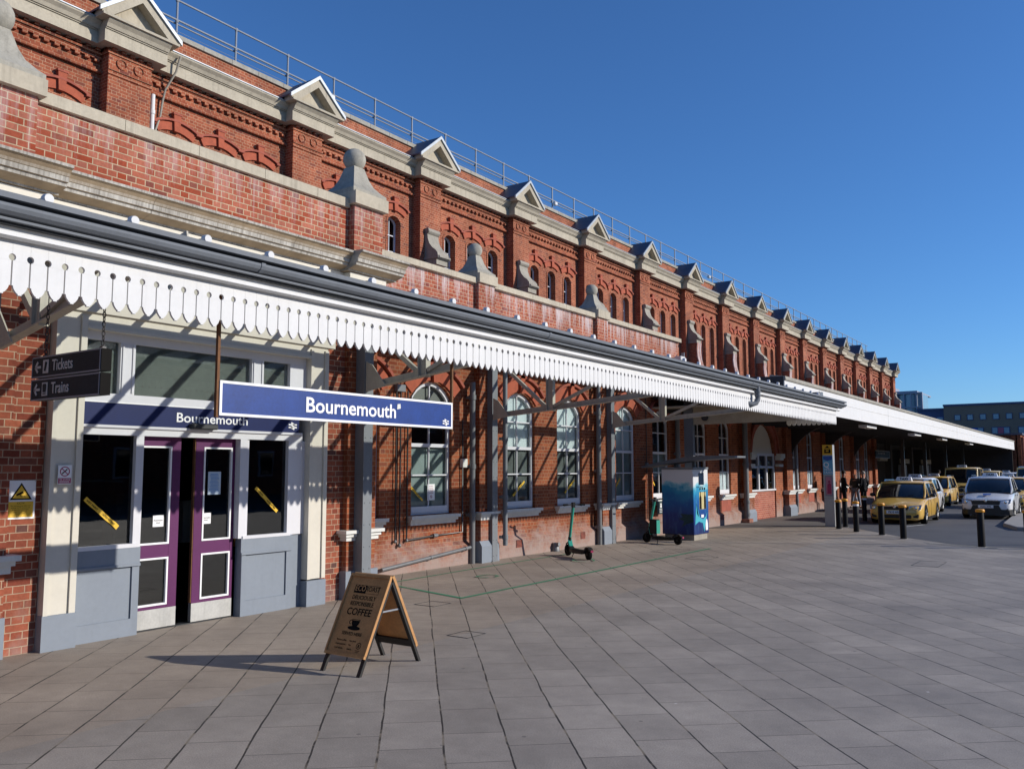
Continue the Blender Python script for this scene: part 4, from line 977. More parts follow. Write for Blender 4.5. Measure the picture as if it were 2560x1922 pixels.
# ================================================================== LONG FLAT CANOPY
X2 = -7.10; C2A, C2B = 23.1, 90.9
can2 = empty('flat_canopy', (0, 0, 0), 0, 'long flat canopy with plain white fascia over the taxi rank', 'canopy')
def f2(b):
    ys = [C2A, 26.5, 31.8, 36.3, 45.8, 55, 64, 72, 81, 86, C2B]
    for i, (a, c) in enumerate(zip(ys, ys[1:])): b.box(X2-0.06, X2+0.002*(i % 2), a+.006, c-.006, 3.60, 4.33)
    b.box(X2-0.05, X2+0.012, C2A, C2B, 4.02, 4.032)
part('white_fascia', f2, 'white', can2)
part('fascia_flashing', lambda b: b.prism([(X2-0.4, 4.40), (X2-0.05, 4.33), (X2+0.03, 4.33), (X2+0.045, 4.36), (X2+0.03, 4.44), (X2-0.4, 4.5)], 'y', C2A-.02, C2B), 'coping_old', can2)
part('canopy_roof', lambda b: b.prism([(X2-0.06, 4.36), (-13.2, 4.6), (-13.2, 4.45), (X2-0.06, 4.24)], 'y', C2A, C2B), 'gutter_dk', can2)
part('end_cheek', lambda b: b.prism([(X2-0.02, 3.60), (X2-0.02, 4.43), (-11.0, 4.6), (-11.0, 4.0)], 'y', C2A-0.03, C2A), 'gutter_dk', can2)
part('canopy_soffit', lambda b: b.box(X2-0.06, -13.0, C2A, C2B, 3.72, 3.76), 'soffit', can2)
def jo(b):
    y = C2A+0.6
    while y < C2B: b.box(X2-0.07, -11.05 if y < LY1 else -12.9, y-0.04, y+0.04, 3.60, 3.72); y += 1.35
part('joist', jo, 'gutter_dk', can2)
def bracket(y, x0_=-11.1, r=1.9):
    def f(b):
        n = 12; pts = [(x0_+r-r*math.cos(math.pi/2*i/n), 1.8+r*math.sin(math.pi/2*i/n)) for i in range(n+1)]
        q = [(x0_+r-(r+.10)*math.cos(math.pi/2*i/n), 1.8+(r+.10)*math.sin(math.pi/2*i/n)) for i in range(n+1)]
        for i in range(n): b.prism([pts[i], pts[i+1], q[i+1], q[i]], 'y', y-0.05, y+0.05)
        b.prism([(x0_, 1.9)]+[(x, z) for x, z in pts]+[(x0_+r, 3.72), (x0_, 3.72)], 'y', y-0.012, y+0.012)
        b.box(x0_-.02, x0_+0.06, y-0.07, y+0.07, 1.6, 3.7)
    part('curved_bracket', f, 'pipe_black', can2)
for y in (36.3, 41.6, 47.1): bracket(y)
for i, y in enumerate((53.3, 60.5, 69.0, 78.0)):
    part('canopy_column', lambda b: b.box(-9.85, -9.65, y-0.1, y+0.1, 0, 3.72), 'pipe_black', can2)
for a, c in ((33.5, 35.1), (43.0, 44.6), (51, 52.6), (62, 63.6)):
    part('strip_light', lambda b: b.box(X2-0.5, X2-0.2, a, c, 3.46, 3.56), 'white', can2)

# ================================================================== ROOF RAILING
rail = empty('roof_railing', (0, 0, 0), 0, 'galvanised safety railing running along the station roof', 'railing')
XR = -19.55
def post_bm(b):
    b.tube([(0, 0, H(11.2)), (0, 0, H(12.37))], 0.030, 8); b.tube([(0, 0, H(11.74)), (0, 0, H(11.82))], 0.045, 8); b.tube([(0, -0.0, H(12.31)), (0, 0, H(12.39))], 0.042, 8)
ps = part('post', post_bm, 'galv', rail, loc=(XR, 1.0273*19.5-1.86*8, 0))
for k in range(-7, 39): dup(ps, rail, (XR, 1.0273*19.5+1.86*k, 0))
RE = 1.0273*19.5+1.86*38.4
part('top_rail', lambda b: b.tube([(XR, 2, H(12.36)), (XR, RE, H(12.36))], 0.027, 8), 'galv', rail)
part('mid_rail', lambda b: b.tube([(XR+0.02, 2, H(11.80)), (XR+0.02, RE, H(11.80))], 0.027, 8), 'galv', rail)
part('mid_rail', lambda b: b.tube([(XR-0.06, 2, H(11.73)), (XR-0.06, RE, H(11.73))], 0.022, 8), 'galv', rail)
part('safety_wire', lambda b: b.tube([(XR+0.1, 2, H(11.45)), (XR+0.1, RE, H(11.45))], 0.006, 5), 'galv', rail)
for y, lab in ((17.95, 'small white floodlight clamped to the nearest visible railing post'), (31.2, 'small floodlight on the roof railing midway along'), (48.9, 'small white floodlight on the railing above the far bays')):
    e = empty('floodlight', (XR+0.12, y, H(11.62)), 0, lab, 'floodlight')
    part('lamp_head', lambda b: b.box(-0.06, 0.1, -0.1, 0.1, -0.07, 0.07), 'white', e, bevel=0.02); part('lamp_bracket', lambda b: b.tube([(-0.12, 0, 0.0), (0, 0, 0)], 0.02, 6), 'galv', e)

# ================================================================== PIPES ON THE WALL
def pipe(x, y, z0_, z1_, r, lab, mat='pipe', hopper=False, foot=False, collars=(), group='drainpipes on the station wall'):
    e = empty('drainpipe', (x, y, 0), 0, lab, 'drainpipe', group)
    part('pipe', lambda b: b.tube([(0, 0, z0_), (0, 0, z1_)], r, 14), mat, e)
    for c in collars: part('collar', lambda b: (b.tube([(0, 0, c-0.05), (0, 0, c+0.05)], r*1.25, 14), b.box(-0.10, -r*.5, -0.09, 0.09, c-0.03, c+0.03)), mat, e)
    if hopper: part('hopper_head', lambda b: b.loft([[(sx*w_, sy*w_, z) for sx, sy in ((-1,-1), (1,-1), (1,1), (-1,1))] for w_, z in ((r*1.1, z1_-0.32), (r*2.1, z1_-0.12), (r*2.3, z1_))], smooth=False), mat, e)
    if foot: part('foot_block', lambda b: b.box(-0.16, 0.16, -0.2, 0.2, 0, 0.14), 'brick_dark', e, bevel=0.02)
    return e
pipe(-10.96, 14.27, 0.0, 3.77, 0.062, 'round grey drainpipe left of the second steel column', collars=(3.45, 2.0, 1.0))
pipe(-10.72, 15.12, 0.32, 4.2, 0.052, 'slim pale grey drainpipe tucked behind the second steel column', mat='steel', collars=(2.6, 1.35, 0.5))
pipe(-10.92, 19.62, 0.0, 4.2, 0.065, 'grey drainpipe beside the third steel column', collars=(3.4, 1.9, 0.45))
pipe(-10.92, 24.62, 0.0, 3.95, 0.075, 'drainpipe with a flared hopper head behind the painted kiosk', hopper=True, collars=(2.4, 1.0))
pipe(-10.86, 30.45, 0.1, 3.9, 0.095, 'stout dark drainpipe on a brick foot left of the arched window', foot=True, collars=(2.1, 0.75, 0.3))
pipe(-10.88, 36.6, 0.1, 3.6, 0.06, 'slim grey drainpipe right of the arched window', collars=(1.9, 0.6))
pipe(LW+0.1, 11.63, H(7.4), H(9.25), 0.055, 'short white painted pipe high on the hall wall beside a brick pier', mat='white', hopper=False, collars=(H(8.8), H(8.3)), group='pipes on the hall wall')
lc = empty('cable', (0, 0, 0), 0, 'pale cable dropping down the hall wall beside the short white pipe', 'cable')
part('cable_run', lambda b: b.tube([(LW+0.5, 12.09, H(10.3)), (LW+0.42, 12.03, H(9.9)), (LW+0.12, 11.95, H(9.5)), (LW+0.1, 11.9, H(9.2)), (LW+0.07, 11.87, H(8.8)), (LW+0.06, 11.76, H(8.4)), (LW+0.06, 11.7, H(7.8))], 0.028, 8), 'stone_grey', lc)
fb = empty('equipment_box', (-10.9, 24.9, 4.6), 0, 'small white equipment box at the end of the lower parapet', 'box')
part('case', lambda b: b.box(-0.12, 0.12, -0.2, 0.15, 0.3, 0.85), 'sill', fb, bevel=0.02); part('support', lambda b: (b.box(-0.05, 0.05, 0.2, 0.24, 0, 1.0), b.box(-0.1, 0.1, -0.15, 0.1, 0, 0.3)), 'steel', fb)
c_ = empty('cable', (0, 0, 0), 0, 'thin dark cable running up the wall left of the kiosk', 'cable')
part('cable_run', lambda b: b.tube([(XL+0.03, 22.75, 0.5), (XL+0.03, 22.75, 4.2)], 0.012, 6), 'pipe_black', c_); part('switch_box', lambda b: b.box(XL+0.0, XL+0.06, 22.7, 22.8, 2.0, 2.12), 'pipe', c_)
# black conduits around the window beside the first column
cd = empty('conduit_run', (0, 0, 0), 0, 'black steel conduits running down beside the first sash window', 'conduit')
for y, zb in ((12.02, 0.60), (12.14, 0.52), (12.34, 0.62)):
    part('conduit', lambda b: b.tube([(XL+0.05, y, 3.45), (XL+0.05, y, zb)], 0.016, 8), 'pipe_black', cd)
part('conduit', lambda b: b.tube([(XL+0.05, 14.05, 2.95), (XL+0.05, 14.05, 0.66), (XL+0.05, 13.2, 0.64), (XL+0.05, 12.36, 0.60)], 0.018, 8), 'pipe_black', cd)
part('junction_box', lambda b: b.box(XL, XL+0.09, 12.0, 12.24, 3.42, 3.56), 'steel', cd, bevel=0.01)
part('union', lambda b: (b.tube([(XL+0.05, 13.12, 0.64), (XL+0.05, 13.24, 0.64)], 0.04, 10), b.ball((XL+0.05, 12.34, 0.60), 0.035, 10), b.ball((XL+0.05, 12.14, 0.52), 0.04, 10), b.ball((XL+0.05, 12.02, 0.6), 0.035, 10)), 'pipe', cd)
part('socket_box', lambda b: b.box(XL, XL+0.09, 14.02, 14.18, 1.98, 2.16), 'sill', cd, bevel=0.008)
gp_ = empty('gas_pipe', (0, 0, 0), 0, 'grey pipe sloping along the foot of the wall below the first window', 'pipe')
part('pipe', lambda b: b.tube([(XL+0.16, 11.55, 0.13), (XL+0.16, 14.18, 0.34)], 0.035, 12), 'pipe', gp_)
part('pipe_clip', lambda b: (b.tube([(XL+0.16, 12.9, 0.235), (XL+0.16, 12.95, 0.24)], 0.044, 12), b.tube([(XL+0.16, 14.0, 0.325), (XL+0.16, 14.05, 0.33)], 0.044, 12)), 'pipe', gp_)
for y, lab in ((16.05, 'small terracotta air brick low in the wall below the second window'), (18.9, 'small terracotta air brick low in the wall behind the first scooter'), (28.4, 'air brick low in the wall left of the arched window')):
    e = empty('air_brick', (XL+0.10, y, 0.2), 0, lab, 'air brick')
    part('grille', lambda b: [b.box(0.0, 0.012, -0.11, 0.11, k*0.028, k*0.028+0.014) for k in range(6)], 'terracotta', e); part('dark_back', lambda b: b.box(0, 0.004, -0.115, 0.115, -0.005, 0.165), 'room', e)
sp_ = empty('waste_pipe_stub', (XL+0.16, 17.5, 0.0), 0, 'short round pipe stub at the foot of the wall left of the first scooter', 'pipe')
part('stub', lambda b: b.lathe([(0.10, 0), (0.09, 0.10), (0.075, 0.12), (0.075, 0.2), (0.05, 0.2), (0.05, 0.16)], (0, 0, 0), 14, 'z', cap=False), 'pipe', sp_)
part('stub_mouth', lambda b: b.tube([(0, 0, 0.15), (0.12, -0.02, 0.17)], 0.045, 10), 'pipe', sp_)

# ================================================================== HANGING SIGNS
XS = -6.03
sg = empty('station_name_sign', (XS, 5.94, 2.4), 0, 'blue hanging sign with white border reading Bournemouth', 'sign')
part('board', lambda b: b.box(-0.03, 0.0, -1.53, 1.53, 0, 0.282), 'blue_sign', sg)
def bd(b):
    for a in ((-1.535, 1.535, -0.004, 0.018), (-1.535, 1.535, 0.266, 0.288)): b.box(-0.034, 0.006, a[0], a[1], a[2], a[3])
    for a in ((-1.535, -1.512), (1.512, 1.535)): b.box(-0.034, 0.006, a[0], a[1], 0.018, 0.266)
part('white_border', bd, 'white_flat', sg)
put_text('lettering', 'Bournemouth', 0.196, 'white_flat', sg, (0.003, -0.60, 0.075), (0, 1, 0), (0, 0, 1), bold=0.003, width=1.206)
fl = Flat((0.001, 1.42, 0.065), (0, 1, 0), (0, 0, 1)); fl.arrows((0, 0), 0.105); fl.build('rail_emblem', 'white_flat', sg)
fl = Flat((0.001, 0.625, 0.165), (0, 1, 0), (0, 0, 1)); fl.poly([(0, 0), (0.055, 0.012), (0.05, 0.06), (0.006, 0.055)]); fl.build('sticker_remnant', 'sill', sg)
part('rusty_hanger', lambda b: b.box(-0.035, -0.005, -1.56, -1.535, -0.02, 1.1), 'rust', sg); part('rusty_hanger', lambda b: b.box(-0.035, -0.005, 1.535, 1.56, -0.02, 1.1), 'rust', sg)

ds = empty('direction_sign', (-6.58, 3.40, 2.5), 0, 'two tier charcoal hanging sign reading Tickets and Trains', 'sign')
def dsb(b):
    for z0_, z1_ in ((0.0, 0.165), (0.18, 0.345)): b.box(-0.50, 0.50, 0, 0.08, z0_, z1_)
part('sign_case', dsb, 'charcoal', ds)
part('end_cap', lambda b: (b.box(0.5, 0.512, 0, 0.08, 0.0, 0.165), b.box(0.5, 0.512, 0, 0.08, 0.18, 0.345)), 'black_flat', ds)
def dse(b):
    for z in (0.0, 0.158, 0.18, 0.338): b.box(-0.505, 0.505, -0.004, 0.005, z-0.002, z+0.009)
    for z0_, z1_ in ((0.0, 0.167), (0.18, 0.347)):
        b.box(-0.506, -0.497, -0.004, 0.005, z0_, z1_); b.box(0.494, 0.503, -0.004, 0.005, z0_, z1_)
part('metal_edging', dse, 'galv', ds)
for row, wd, z in ((0, 'Tickets', 0.18), (1, 'Trains', 0.0)):
    put_text('lettering', wd, 0.125, 'letter_grey', ds, (-0.19, -0.0022, z+0.045), (1, 0, 0), (0, 0, 1), sx=0.84, bold=0.001)
    fl = Flat((-0.5, -0.001, z), (1, 0, 0), (0, 0, 1))
    fl.line((0.055, 0.083), (0.135, 0.083), 0.02); fl.line((0.05, 0.083), (0.088, 0.125), 0.02); fl.line((0.05, 0.083), (0.088, 0.041), 0.02)
    fl.rect(0.17, 0.255, 0.03, 0.136); fl.build('arrow_and_plate', 'letter_grey', ds)
    fl = Flat((-0.5, -0.005, z), (1, 0, 0), (0, 0, 1))
    if row == 0: fl.poly([(0.192, 0.05), (0.215, 0.045), (0.235, 0.115), (0.21, 0.122)]); 
    else:
        fl.poly([(0.19, 0.058), (0.235, 0.058), (0.24, 0.115), (0.228, 0.125), (0.197, 0.125), (0.185, 0.115)]); fl.rect(0.19, 0.235, 0.042, 0.05)
    fl.build('pictogram', 'charcoal', ds)
def chain(b, x):
    z = 0.36; k = 0
    while z < 0.78:
        o_ = [(math.cos(a)*0.012, math.sin(a)*0.022) for a in [i*math.pi/4 for i in range(8)]]
        pts = [((x+a, 0.06, z+c) if k % 2 == 0 else (x, 0.06+a, z+c)) for a, c in o_]
        b.tube(pts, 0.0042, 5, closed=True); z += 0.036; k += 1
    b.tube([(x, 0.06, 0.78), (x, 0.06, 1.25)], 0.004, 5); b.box(x-0.02, x+0.02, 0.045, 0.075, 0.345, 0.37)
part('chain', lambda b: chain(b, 0.42), 'pipe_black', ds); part('chain', lambda b: chain(b, -0.42), 'pipe_black', ds)

# far hanging sign in the recess
fs = empty('way_out_sign', (-10.6, 52.2, 2.55), 0.0, 'black hanging direction board beneath the long flat canopy', 'sign')
part('board', lambda b: b.box(-0.04, 0.0, -1.7, 1.9, 0, 0.36), 'charcoal', fs)
part('edging', lambda b: (b.box(-0.03, 0.01, -1.72, 1.92, -0.03, 0.0), b.box(-0.03, 0.01, -1.72, 1.92, 0.36, 0.39), b.box(-0.03, 0.01, 1.9, 1.95, 0, 0.36)), 'letter_grey', fs)
put_text('lettering', 'Taxis  Car park  Trains', 0.2, 'letter_grey', fs, (0.004, -1.2, 0.19), (0, 1, 0), (0, 0, 1), sx=0.95)
part('hanger', lambda b: (b.box(-0.03, 0, -1.0, -0.97, 0.38, 1.15), b.box(-0.03, 0, 1.2, 1.23, 0.38, 1.15)), 'pipe_black', fs)

# ================================================================== NOTICES
def board(name, lab, cat, y0_, y1_, z0_, z1_, x=XB+0.004, mat='white_flat', group=None):
    e = empty(name, (x, y0_, z0_), 0, lab, cat, group); w_, h_ = y1_-y0_, z1_-z0_
    part('plate', lambda b: b.box(0, 0.006, 0, w_, 0, h_), mat, e); e['w'] = w_; return e, w_, h_, (lambda h=0.007: Flat((h, 0, 0), (0, 1, 0), (0, 0, 1)))
def lines(e, rows, y0_, y1_, z_top, dz, th, mat='black_flat', seed=1, h=0.0075):
    rnd = random.Random(seed); fl = Flat((h, 0, 0), (0, 1, 0), (0, 0, 1))
    for i in range(rows):
        z = z_top-i*dz; y = y0_+rnd.random()*0.15*(y1_-y0_); ye = y1_-rnd.random()*0.2*(y1_-y0_)
        while y < ye:
            ln = (0.08+0.12*rnd.random())*(y1_-y0_); fl.rect(y, min(y+ln, ye), z-th/2, z+th/2, 0, 0.0008); y += ln+0.02*(y1_-y0_)
    fl.build('small_print', mat, e)
e, w_, h_, F = board('cctv_notice', 'white and yellow CCTV warning notice on the brick left of the doors', 'notice', 4.415, 4.715, 1.425, 1.835)
f = F(0.0065); f.poly([(0.035, 0.205), (0.265, 0.205), (0.15, 0.385)], 0, 0.001); f.build('triangle_border', 'black_flat', e)
f = F(0.0078); f.poly([(0.062, 0.22), (0.238, 0.22), (0.15, 0.358)], 0, 0.001); f.rect(0.02, 0.28, 0.02, 0.185, 0, 0.001); f.build('yellow_panel', 'yellow', e)
f = F(0.009); f.poly([(0.095, 0.262), (0.105, 0.246), (0.175, 0.276), (0.165, 0.296)], 0, 0.001); f.line((0.14, 0.262), (0.15, 0.238), 0.006, 0, .001); f.line((0.15, 0.238), (0.19, 0.238), 0.006, 0, .001); f.line((0.19, 0.23), (0.19, 0.248), 0.006, 0, .001); f.build('camera_symbol', 'black_flat', e)
put_text('heading', 'CCTV', 0.03, 'black_flat', e, (0.0095, 0.15, 0.158), (0, 1, 0), (0, 0, 1), align='CENTER', extrude=0.0004)
for i, t_ in enumerate(('For your personal safety and', 'security CCTV cameras are', 'in operation and images', 'could be used in a', 'Court of Law')): put_text('small_print', t_, 0.0175, 'black_flat', e, (0.0095, 0.15, 0.136-i*0.0205), (0, 1, 0), (0, 0, 1), align='CENTER', extrude=0.0003)
part('screw', lambda b: [b.lathe([(0.004, 0), (0.004, 0.002), (0, 0.002)], (0.006, y, z), 8, 'x') for y in (0.01, 0.29) for z in (0.01, 0.4)], 'gutter_dk', e)
e, w_, h_, F = board('no_smoking_notice', 'small no smoking notice with red lower band on the cream pilaster', 'notice', 4.885, 5.035, 1.79, 2.0, x=XB+0.126)
f = F(0.0065); f.disc((0.075, 0.14), 0.055, 28, 0, 0.001, 0.045); f.line((0.04, 0.173), (0.11, 0.107), 0.009, 0.0012, 0.002); f.build('prohibition_ring', 'magenta', e)
f = F(0.0065); f.rect(0.005, 0.145, 0.01, 0.068, 0, 0.001); f.build('red_band', 'magenta', e)
f = F(0.0065); f.line((0.045, 0.115), (0.10, 0.165), 0.012, 0, 0.001); f.build('cigarette_symbol', 'black_flat', e)
put_text('heading', 'No smoking', 0.026, 'white_flat', e, (0.0078, 0.075, 0.046), (0, 1, 0), (0, 0, 1), align='CENTER', extrude=0.0004, sx=0.9)
lines(e, 2, 0.015, 0.135, 0.033, 0.013, 0.005, 'white_flat', 3, 0.0076)
M_['paper_blue'] = paint('paper_blue', (0.50, 0.60, 0.68), 0.7, var=0.04); M_['ink_blue'] = paint('ink_blue', (0.10, 0.28, 0.6), 0.7, var=0.1)
e, w_, h_, F = board('door_poster', 'pale blue printed sheet taped inside the right sliding door', 'poster', 6.97, 7.165, 1.62, 1.92, x=XB-0.108, mat='paper_blue')
lines(e, 14, 0.02, 0.17, 0.27, 0.018, 0.008, 'ink_blue', 5)
for y, lab in ((6.2, 'small white Automatic door notice on the left sliding door'), (6.885, 'small white Automatic door notice on the right sliding door')):
    e, w_, h_, F = board('door_notice', lab, 'notice', y, y+0.145, 1.245, 1.385, x=XB-0.110)
    put_text('lettering', 'Automatic', 0.030, 'black_flat', e, (0.0075, 0.072, 0.07), (0, 1, 0), (0, 0, 1), align='CENTER', extrude=0.0004); put_text('lettering', 'door', 0.030, 'black_flat', e, (0.0075, 0.072, 0.04), (0, 1, 0), (0, 0, 1), align='CENTER', extrude=0.0004)
def tape(lab, x, y0_, z0_, y1_, z1_, wd, txt=None):
    L = math.hypot(y1_-y0_, z1_-z0_); a = math.atan2(z1_-z0_, y1_-y0_); rt = Vector((0, math.cos(a), math.sin(a))); up = Vector((0, -math.sin(a), math.cos(a)))
    e = empty('warning_tape', (x, y0_, z0_), 0, lab, 'tape', 'yellow warning tape strips stuck to the glass')
    rnd = random.Random(int(y0_*100)); n = 9
    fl = Flat((0, 0, 0), rt, up)
    top = [(L*i/n, wd/2+rnd.uniform(-.004, .004)) for i in range(n+1)]; bot = [(L*i/n, -wd/2+rnd.uniform(-.004, .004)) for i in range(n, -1, -1)]
    fl.poly(top+bot, 0, 0.0015); fl.build('strip', 'yellow', e)
    if txt:
        for i, t_ in enumerate(txt): put_text('lettering', t_, wd*0.62, 'black_flat', e, tuple(rt*(L*(0.05+0.46*i)) - up*wd*0.22 + Vector((0.002, 0, 0))), rt, up, sx=min(1.0, L*0.42/(len(t_)*wd*0.40)), extrude=0.0004, bold=0.001)
tape('yellow tape reading caution wet paint in the window left of the doors', XB-0.03, 5.29, 1.62, 5.70, 1.27, 0.055, ('WET PAINT', 'CAUTION WET PAINT'))
tape('yellow tape reading caution wet paint in the window right of the doors', XB-0.03, 7.68, 1.70, 8.06, 1.36, 0.05, ('CAUTION', 'CAUTION WET PAINT'))
tape('short yellow tape sloping down in the first sash window', XL-0.085, 12.56, 1.63, 12.95, 1.33, 0.045, ('CAUTION', 'WET PAINT'))
tape('yellow tape sloping up in the second sash window', XL-0.085, 16.08, 1.34, 16.55, 1.66, 0.05, ('CAUTION', 'WET PAINT'))
tape('yellow tape sloping up in the third sash window', XL-0.085, 18.35, 1.35, 18.82, 1.66, 0.05, ('CAUTION', 'WET PAINT'))
tape('yellow tape at the left edge of the window left of the kiosk', XL-0.085, 21.0, 1.42, 21.3, 1.68, 0.05)
tape('folded yellow tape in the window just behind the kiosk', XL-0.085, 23.25, 1.7, 23.5, 1.45, 0.05)
e, w_, h_, F = board('window_notice', 'small white notice with a red symbol in the first sash window', 'notice', 13.1, 13.32, 1.33, 1.65, x=XL-0.09)
lines(e, 5, 0.03, 0.19, 0.28, 0.035, 0.008, 'magenta', 8); f = F(0.0065); f.disc((0.11, 0.07), 0.03, 16, 0, 0.001, 0.022); f.line((0.09, 0.09), (0.13, 0.05), 0.007, 0, 0.001); f.build('prohibition_ring', 'magenta', e)
M_['slate_sign'] = paint('dark_green_sign', (0.03, 0.055, 0.05), 0.5, var=0.1)
e, w_, h_, F = board('parking_plaque', 'dark green plaque with white symbols on the wall behind the leaning scooter', 'notice', 23.1, 23.62, 0.62, 1.0, x=XL+0.17, mat='slate_sign')
f = F(0.0065); f.disc((0.25, 0.28), 0.04, 12, 0, 0.001); f.rect(0.2, 0.3, 0.19, 0.245, 0, 0.001); f.build('symbol', 'white_flat', e); lines(e, 3, 0.1, 0.42, 0.15, 0.045, 0.014, 'white_flat', 4)

# ================================================================== COFFEE A-BOARD
ab = empty('coffee_board', (-6.165, 6.385, 0), 0, 'wooden coffee A-board on black legs standing on the paving', 'A-board')
W2, HT, SP = 0.245, 0.885, 0.44
def slant(sgn, t): # point on leg axis: t=0 foot, 1 apex
    return (sgn*SP*(1-t), HT*t)
th = math.atan2(HT, SP)
for sgn in (-1, 1):
    tdir = Vector((0, -sgn*SP, HT)).normalized()            # up the slope
    nrm = Vector((0, sgn*HT, SP)).normalized()              # outward
    rt = Vector((1, 0, 0)) if sgn < 0 else Vector((-1, 0, 0))
    base = Vector((0, sgn*SP, 0))
    def slab(b, a0, a1, t0, t1, h0, h1):
        L = math.hypot(SP, HT); vs = []
        for h in (h0, h1):
            for a, t in ((a0, t0), (a1, t0), (a1, t1), (a0, t1)): vs.append(tuple(base + rt*a + tdir*(t*L) + nrm*h))
        b.add(vs, [(0,3,2,1), (4,5,6,7), (0,1,5,4), (1,2,6,5), (2,3,7,6), (3,0,4,7)])
    for s in (-1, 1): part('leg', lambda b: slab(b, s*W2-0.022, s*W2+0.022, 0.0, 0.97, -0.028, 0.0), 'chalk', ab)
    pn = part('panel', lambda b: (slab(b, -W2-0.02, W2+0.02, 0.185, 0.995, 0.002, 0.014), slab(b, -W2+0.02, W2-0.02, 0.2, 0.96, -0.004, 0.002)), 'ply', ab)
    def rim(b):
        slab(b, -W2-0.024, W2+0.024, 0.17, 0.20, 0.0, 0.03); slab(b, -W2-0.024, W2+0.024, 0.97, 1.0, 0.0, 0.03)
    part('panel_rim', rim, 'ply', pn)
    for q_ in (-1, 1): part('side_edge', lambda b: slab(b, q_*W2+min(q_*0.006, q_*0.027), q_*W2+max(q_*0.006, q_*0.027), 0.2, 0.97, 0.0, 0.03), 'ply_edge', pn)
    part('cross_rail', lambda b: slab(b, -W2+0.02, W2-0.02, 0.185, 0.26, -0.026, -0.004), 'chalk', ab)
    if sgn < 0:
        L = math.hypot(SP, HT)
        def T(body, size, a, t, al='CENTER', mat='black_flat', bold=0.0, sx=1.0): put_text('lettering', body, size, mat, pn, tuple(base+rt*a+tdir*(t*L)+nrm*0.0165), rt, tdir, bold=bold, align=al, sx=sx, extrude=0.0006)
        fl = Flat(tuple(base+nrm*0.0150), rt, tdir); q = lambda t: t*L
        fl.rect(-0.165, -0.005, q(0.80), q(0.885), 0, 0.0008)
        for a in ((-0.005, 0.17, q(0.80), q(0.80)+.003), (-0.005, 0.17, q(0.885)-.003, q(0.885)), (0.167, 0.17, q(.80), q(.885))): fl.rect(*a, 0, 0.0008)
        # cup and saucer
        cy = q(0.49); fl.poly([(-0.055, cy+0.045), (0.055, cy+0.045), (0.048, cy+0.0), (0.025, cy-0.028), (-0.025, cy-0.028), (-0.048, cy+0.0)], 0, .0008)
        for a0 in range(10):
            a = -1.9+a0*0.34; a1 = a+0.34
            fl.poly([(-0.058+0.028*math.cos(a+math.pi), cy+0.015+0.024*math.sin(a+math.pi)), (-0.058+0.028*math.cos(a1+math.pi), cy+0.015+0.024*math.sin(a1+math.pi)), (-0.058+0.019*math.cos(a1+math.pi), cy+0.015+0.016*math.sin(a1+math.pi)), (-0.058+0.019*math.cos(a+math.pi), cy+0.015+0.016*math.sin(a+math.pi))], 0, .0008)
        fl.poly([(0.085*math.cos(k*0.314), cy-0.042+0.021*math.sin(k*0.314)) for k in range(20)], 0, 0.0008)
        fl.disc((0.14, q(0.285)), 0.032, 20, 0, 0.0008, 0.026); fl.rect(0.11, 0.17, q(0.235), q(0.235)+.005, 0, .0008); fl.rect(0.115, 0.165, q(0.222), q(0.222)+.004, 0, .0008)
        fl.build('printed_marks', 'black_flat', pn)
        fl = Flat(tuple(base+nrm*0.0162), rt, tdir); fl.rect(-0.045, 0.05, cy+0.034, cy+0.039, 0, 0.0005); fl.build('cup_rim_line', 'ply', pn)
        T('ECO', 0.082, -0.085, 0.822, mat='ply', bold=0.001, sx=0.86); T('ROAST', 0.072, 0.082, 0.825, sx=0.84)
        T('DELICIOUSLY', 0.061, 0, 0.735, sx=0.88); T('RESPONSIBLE', 0.061, 0, 0.672, sx=0.88); T('COFFEE', 0.098, 0, 0.577, sx=0.98, bold=0.0012)
        T('SERVED HERE', 0.047, 0, 0.375, sx=0.95); T('B', 0.04, 0.14, 0.270, bold=0.0008)
        for i in range(3):
            T(('Barista coffee', 'Fresh pastries', 'Cold drinks')[i], 0.024, -0.17, 0.315-i*0.04, 'LEFT'); T(('Hot food', 'Tea', 'Snacks')[i], 0.024, 0.0, 0.315-i*0.04, 'LEFT')
part('brace', lambda b: b.box(W2-0.012, W2-0.004, -0.16, 0.16, 0.55, 0.565), 'galv', ab)
part('hinge', lambda b: (b.box(-0.18, -0.12, -0.02, 0.02, 0.872, 0.884), b.box(0.12, 0.18, -0.02, 0.02, 0.872, 0.884)), 'gutter_dk', ab)

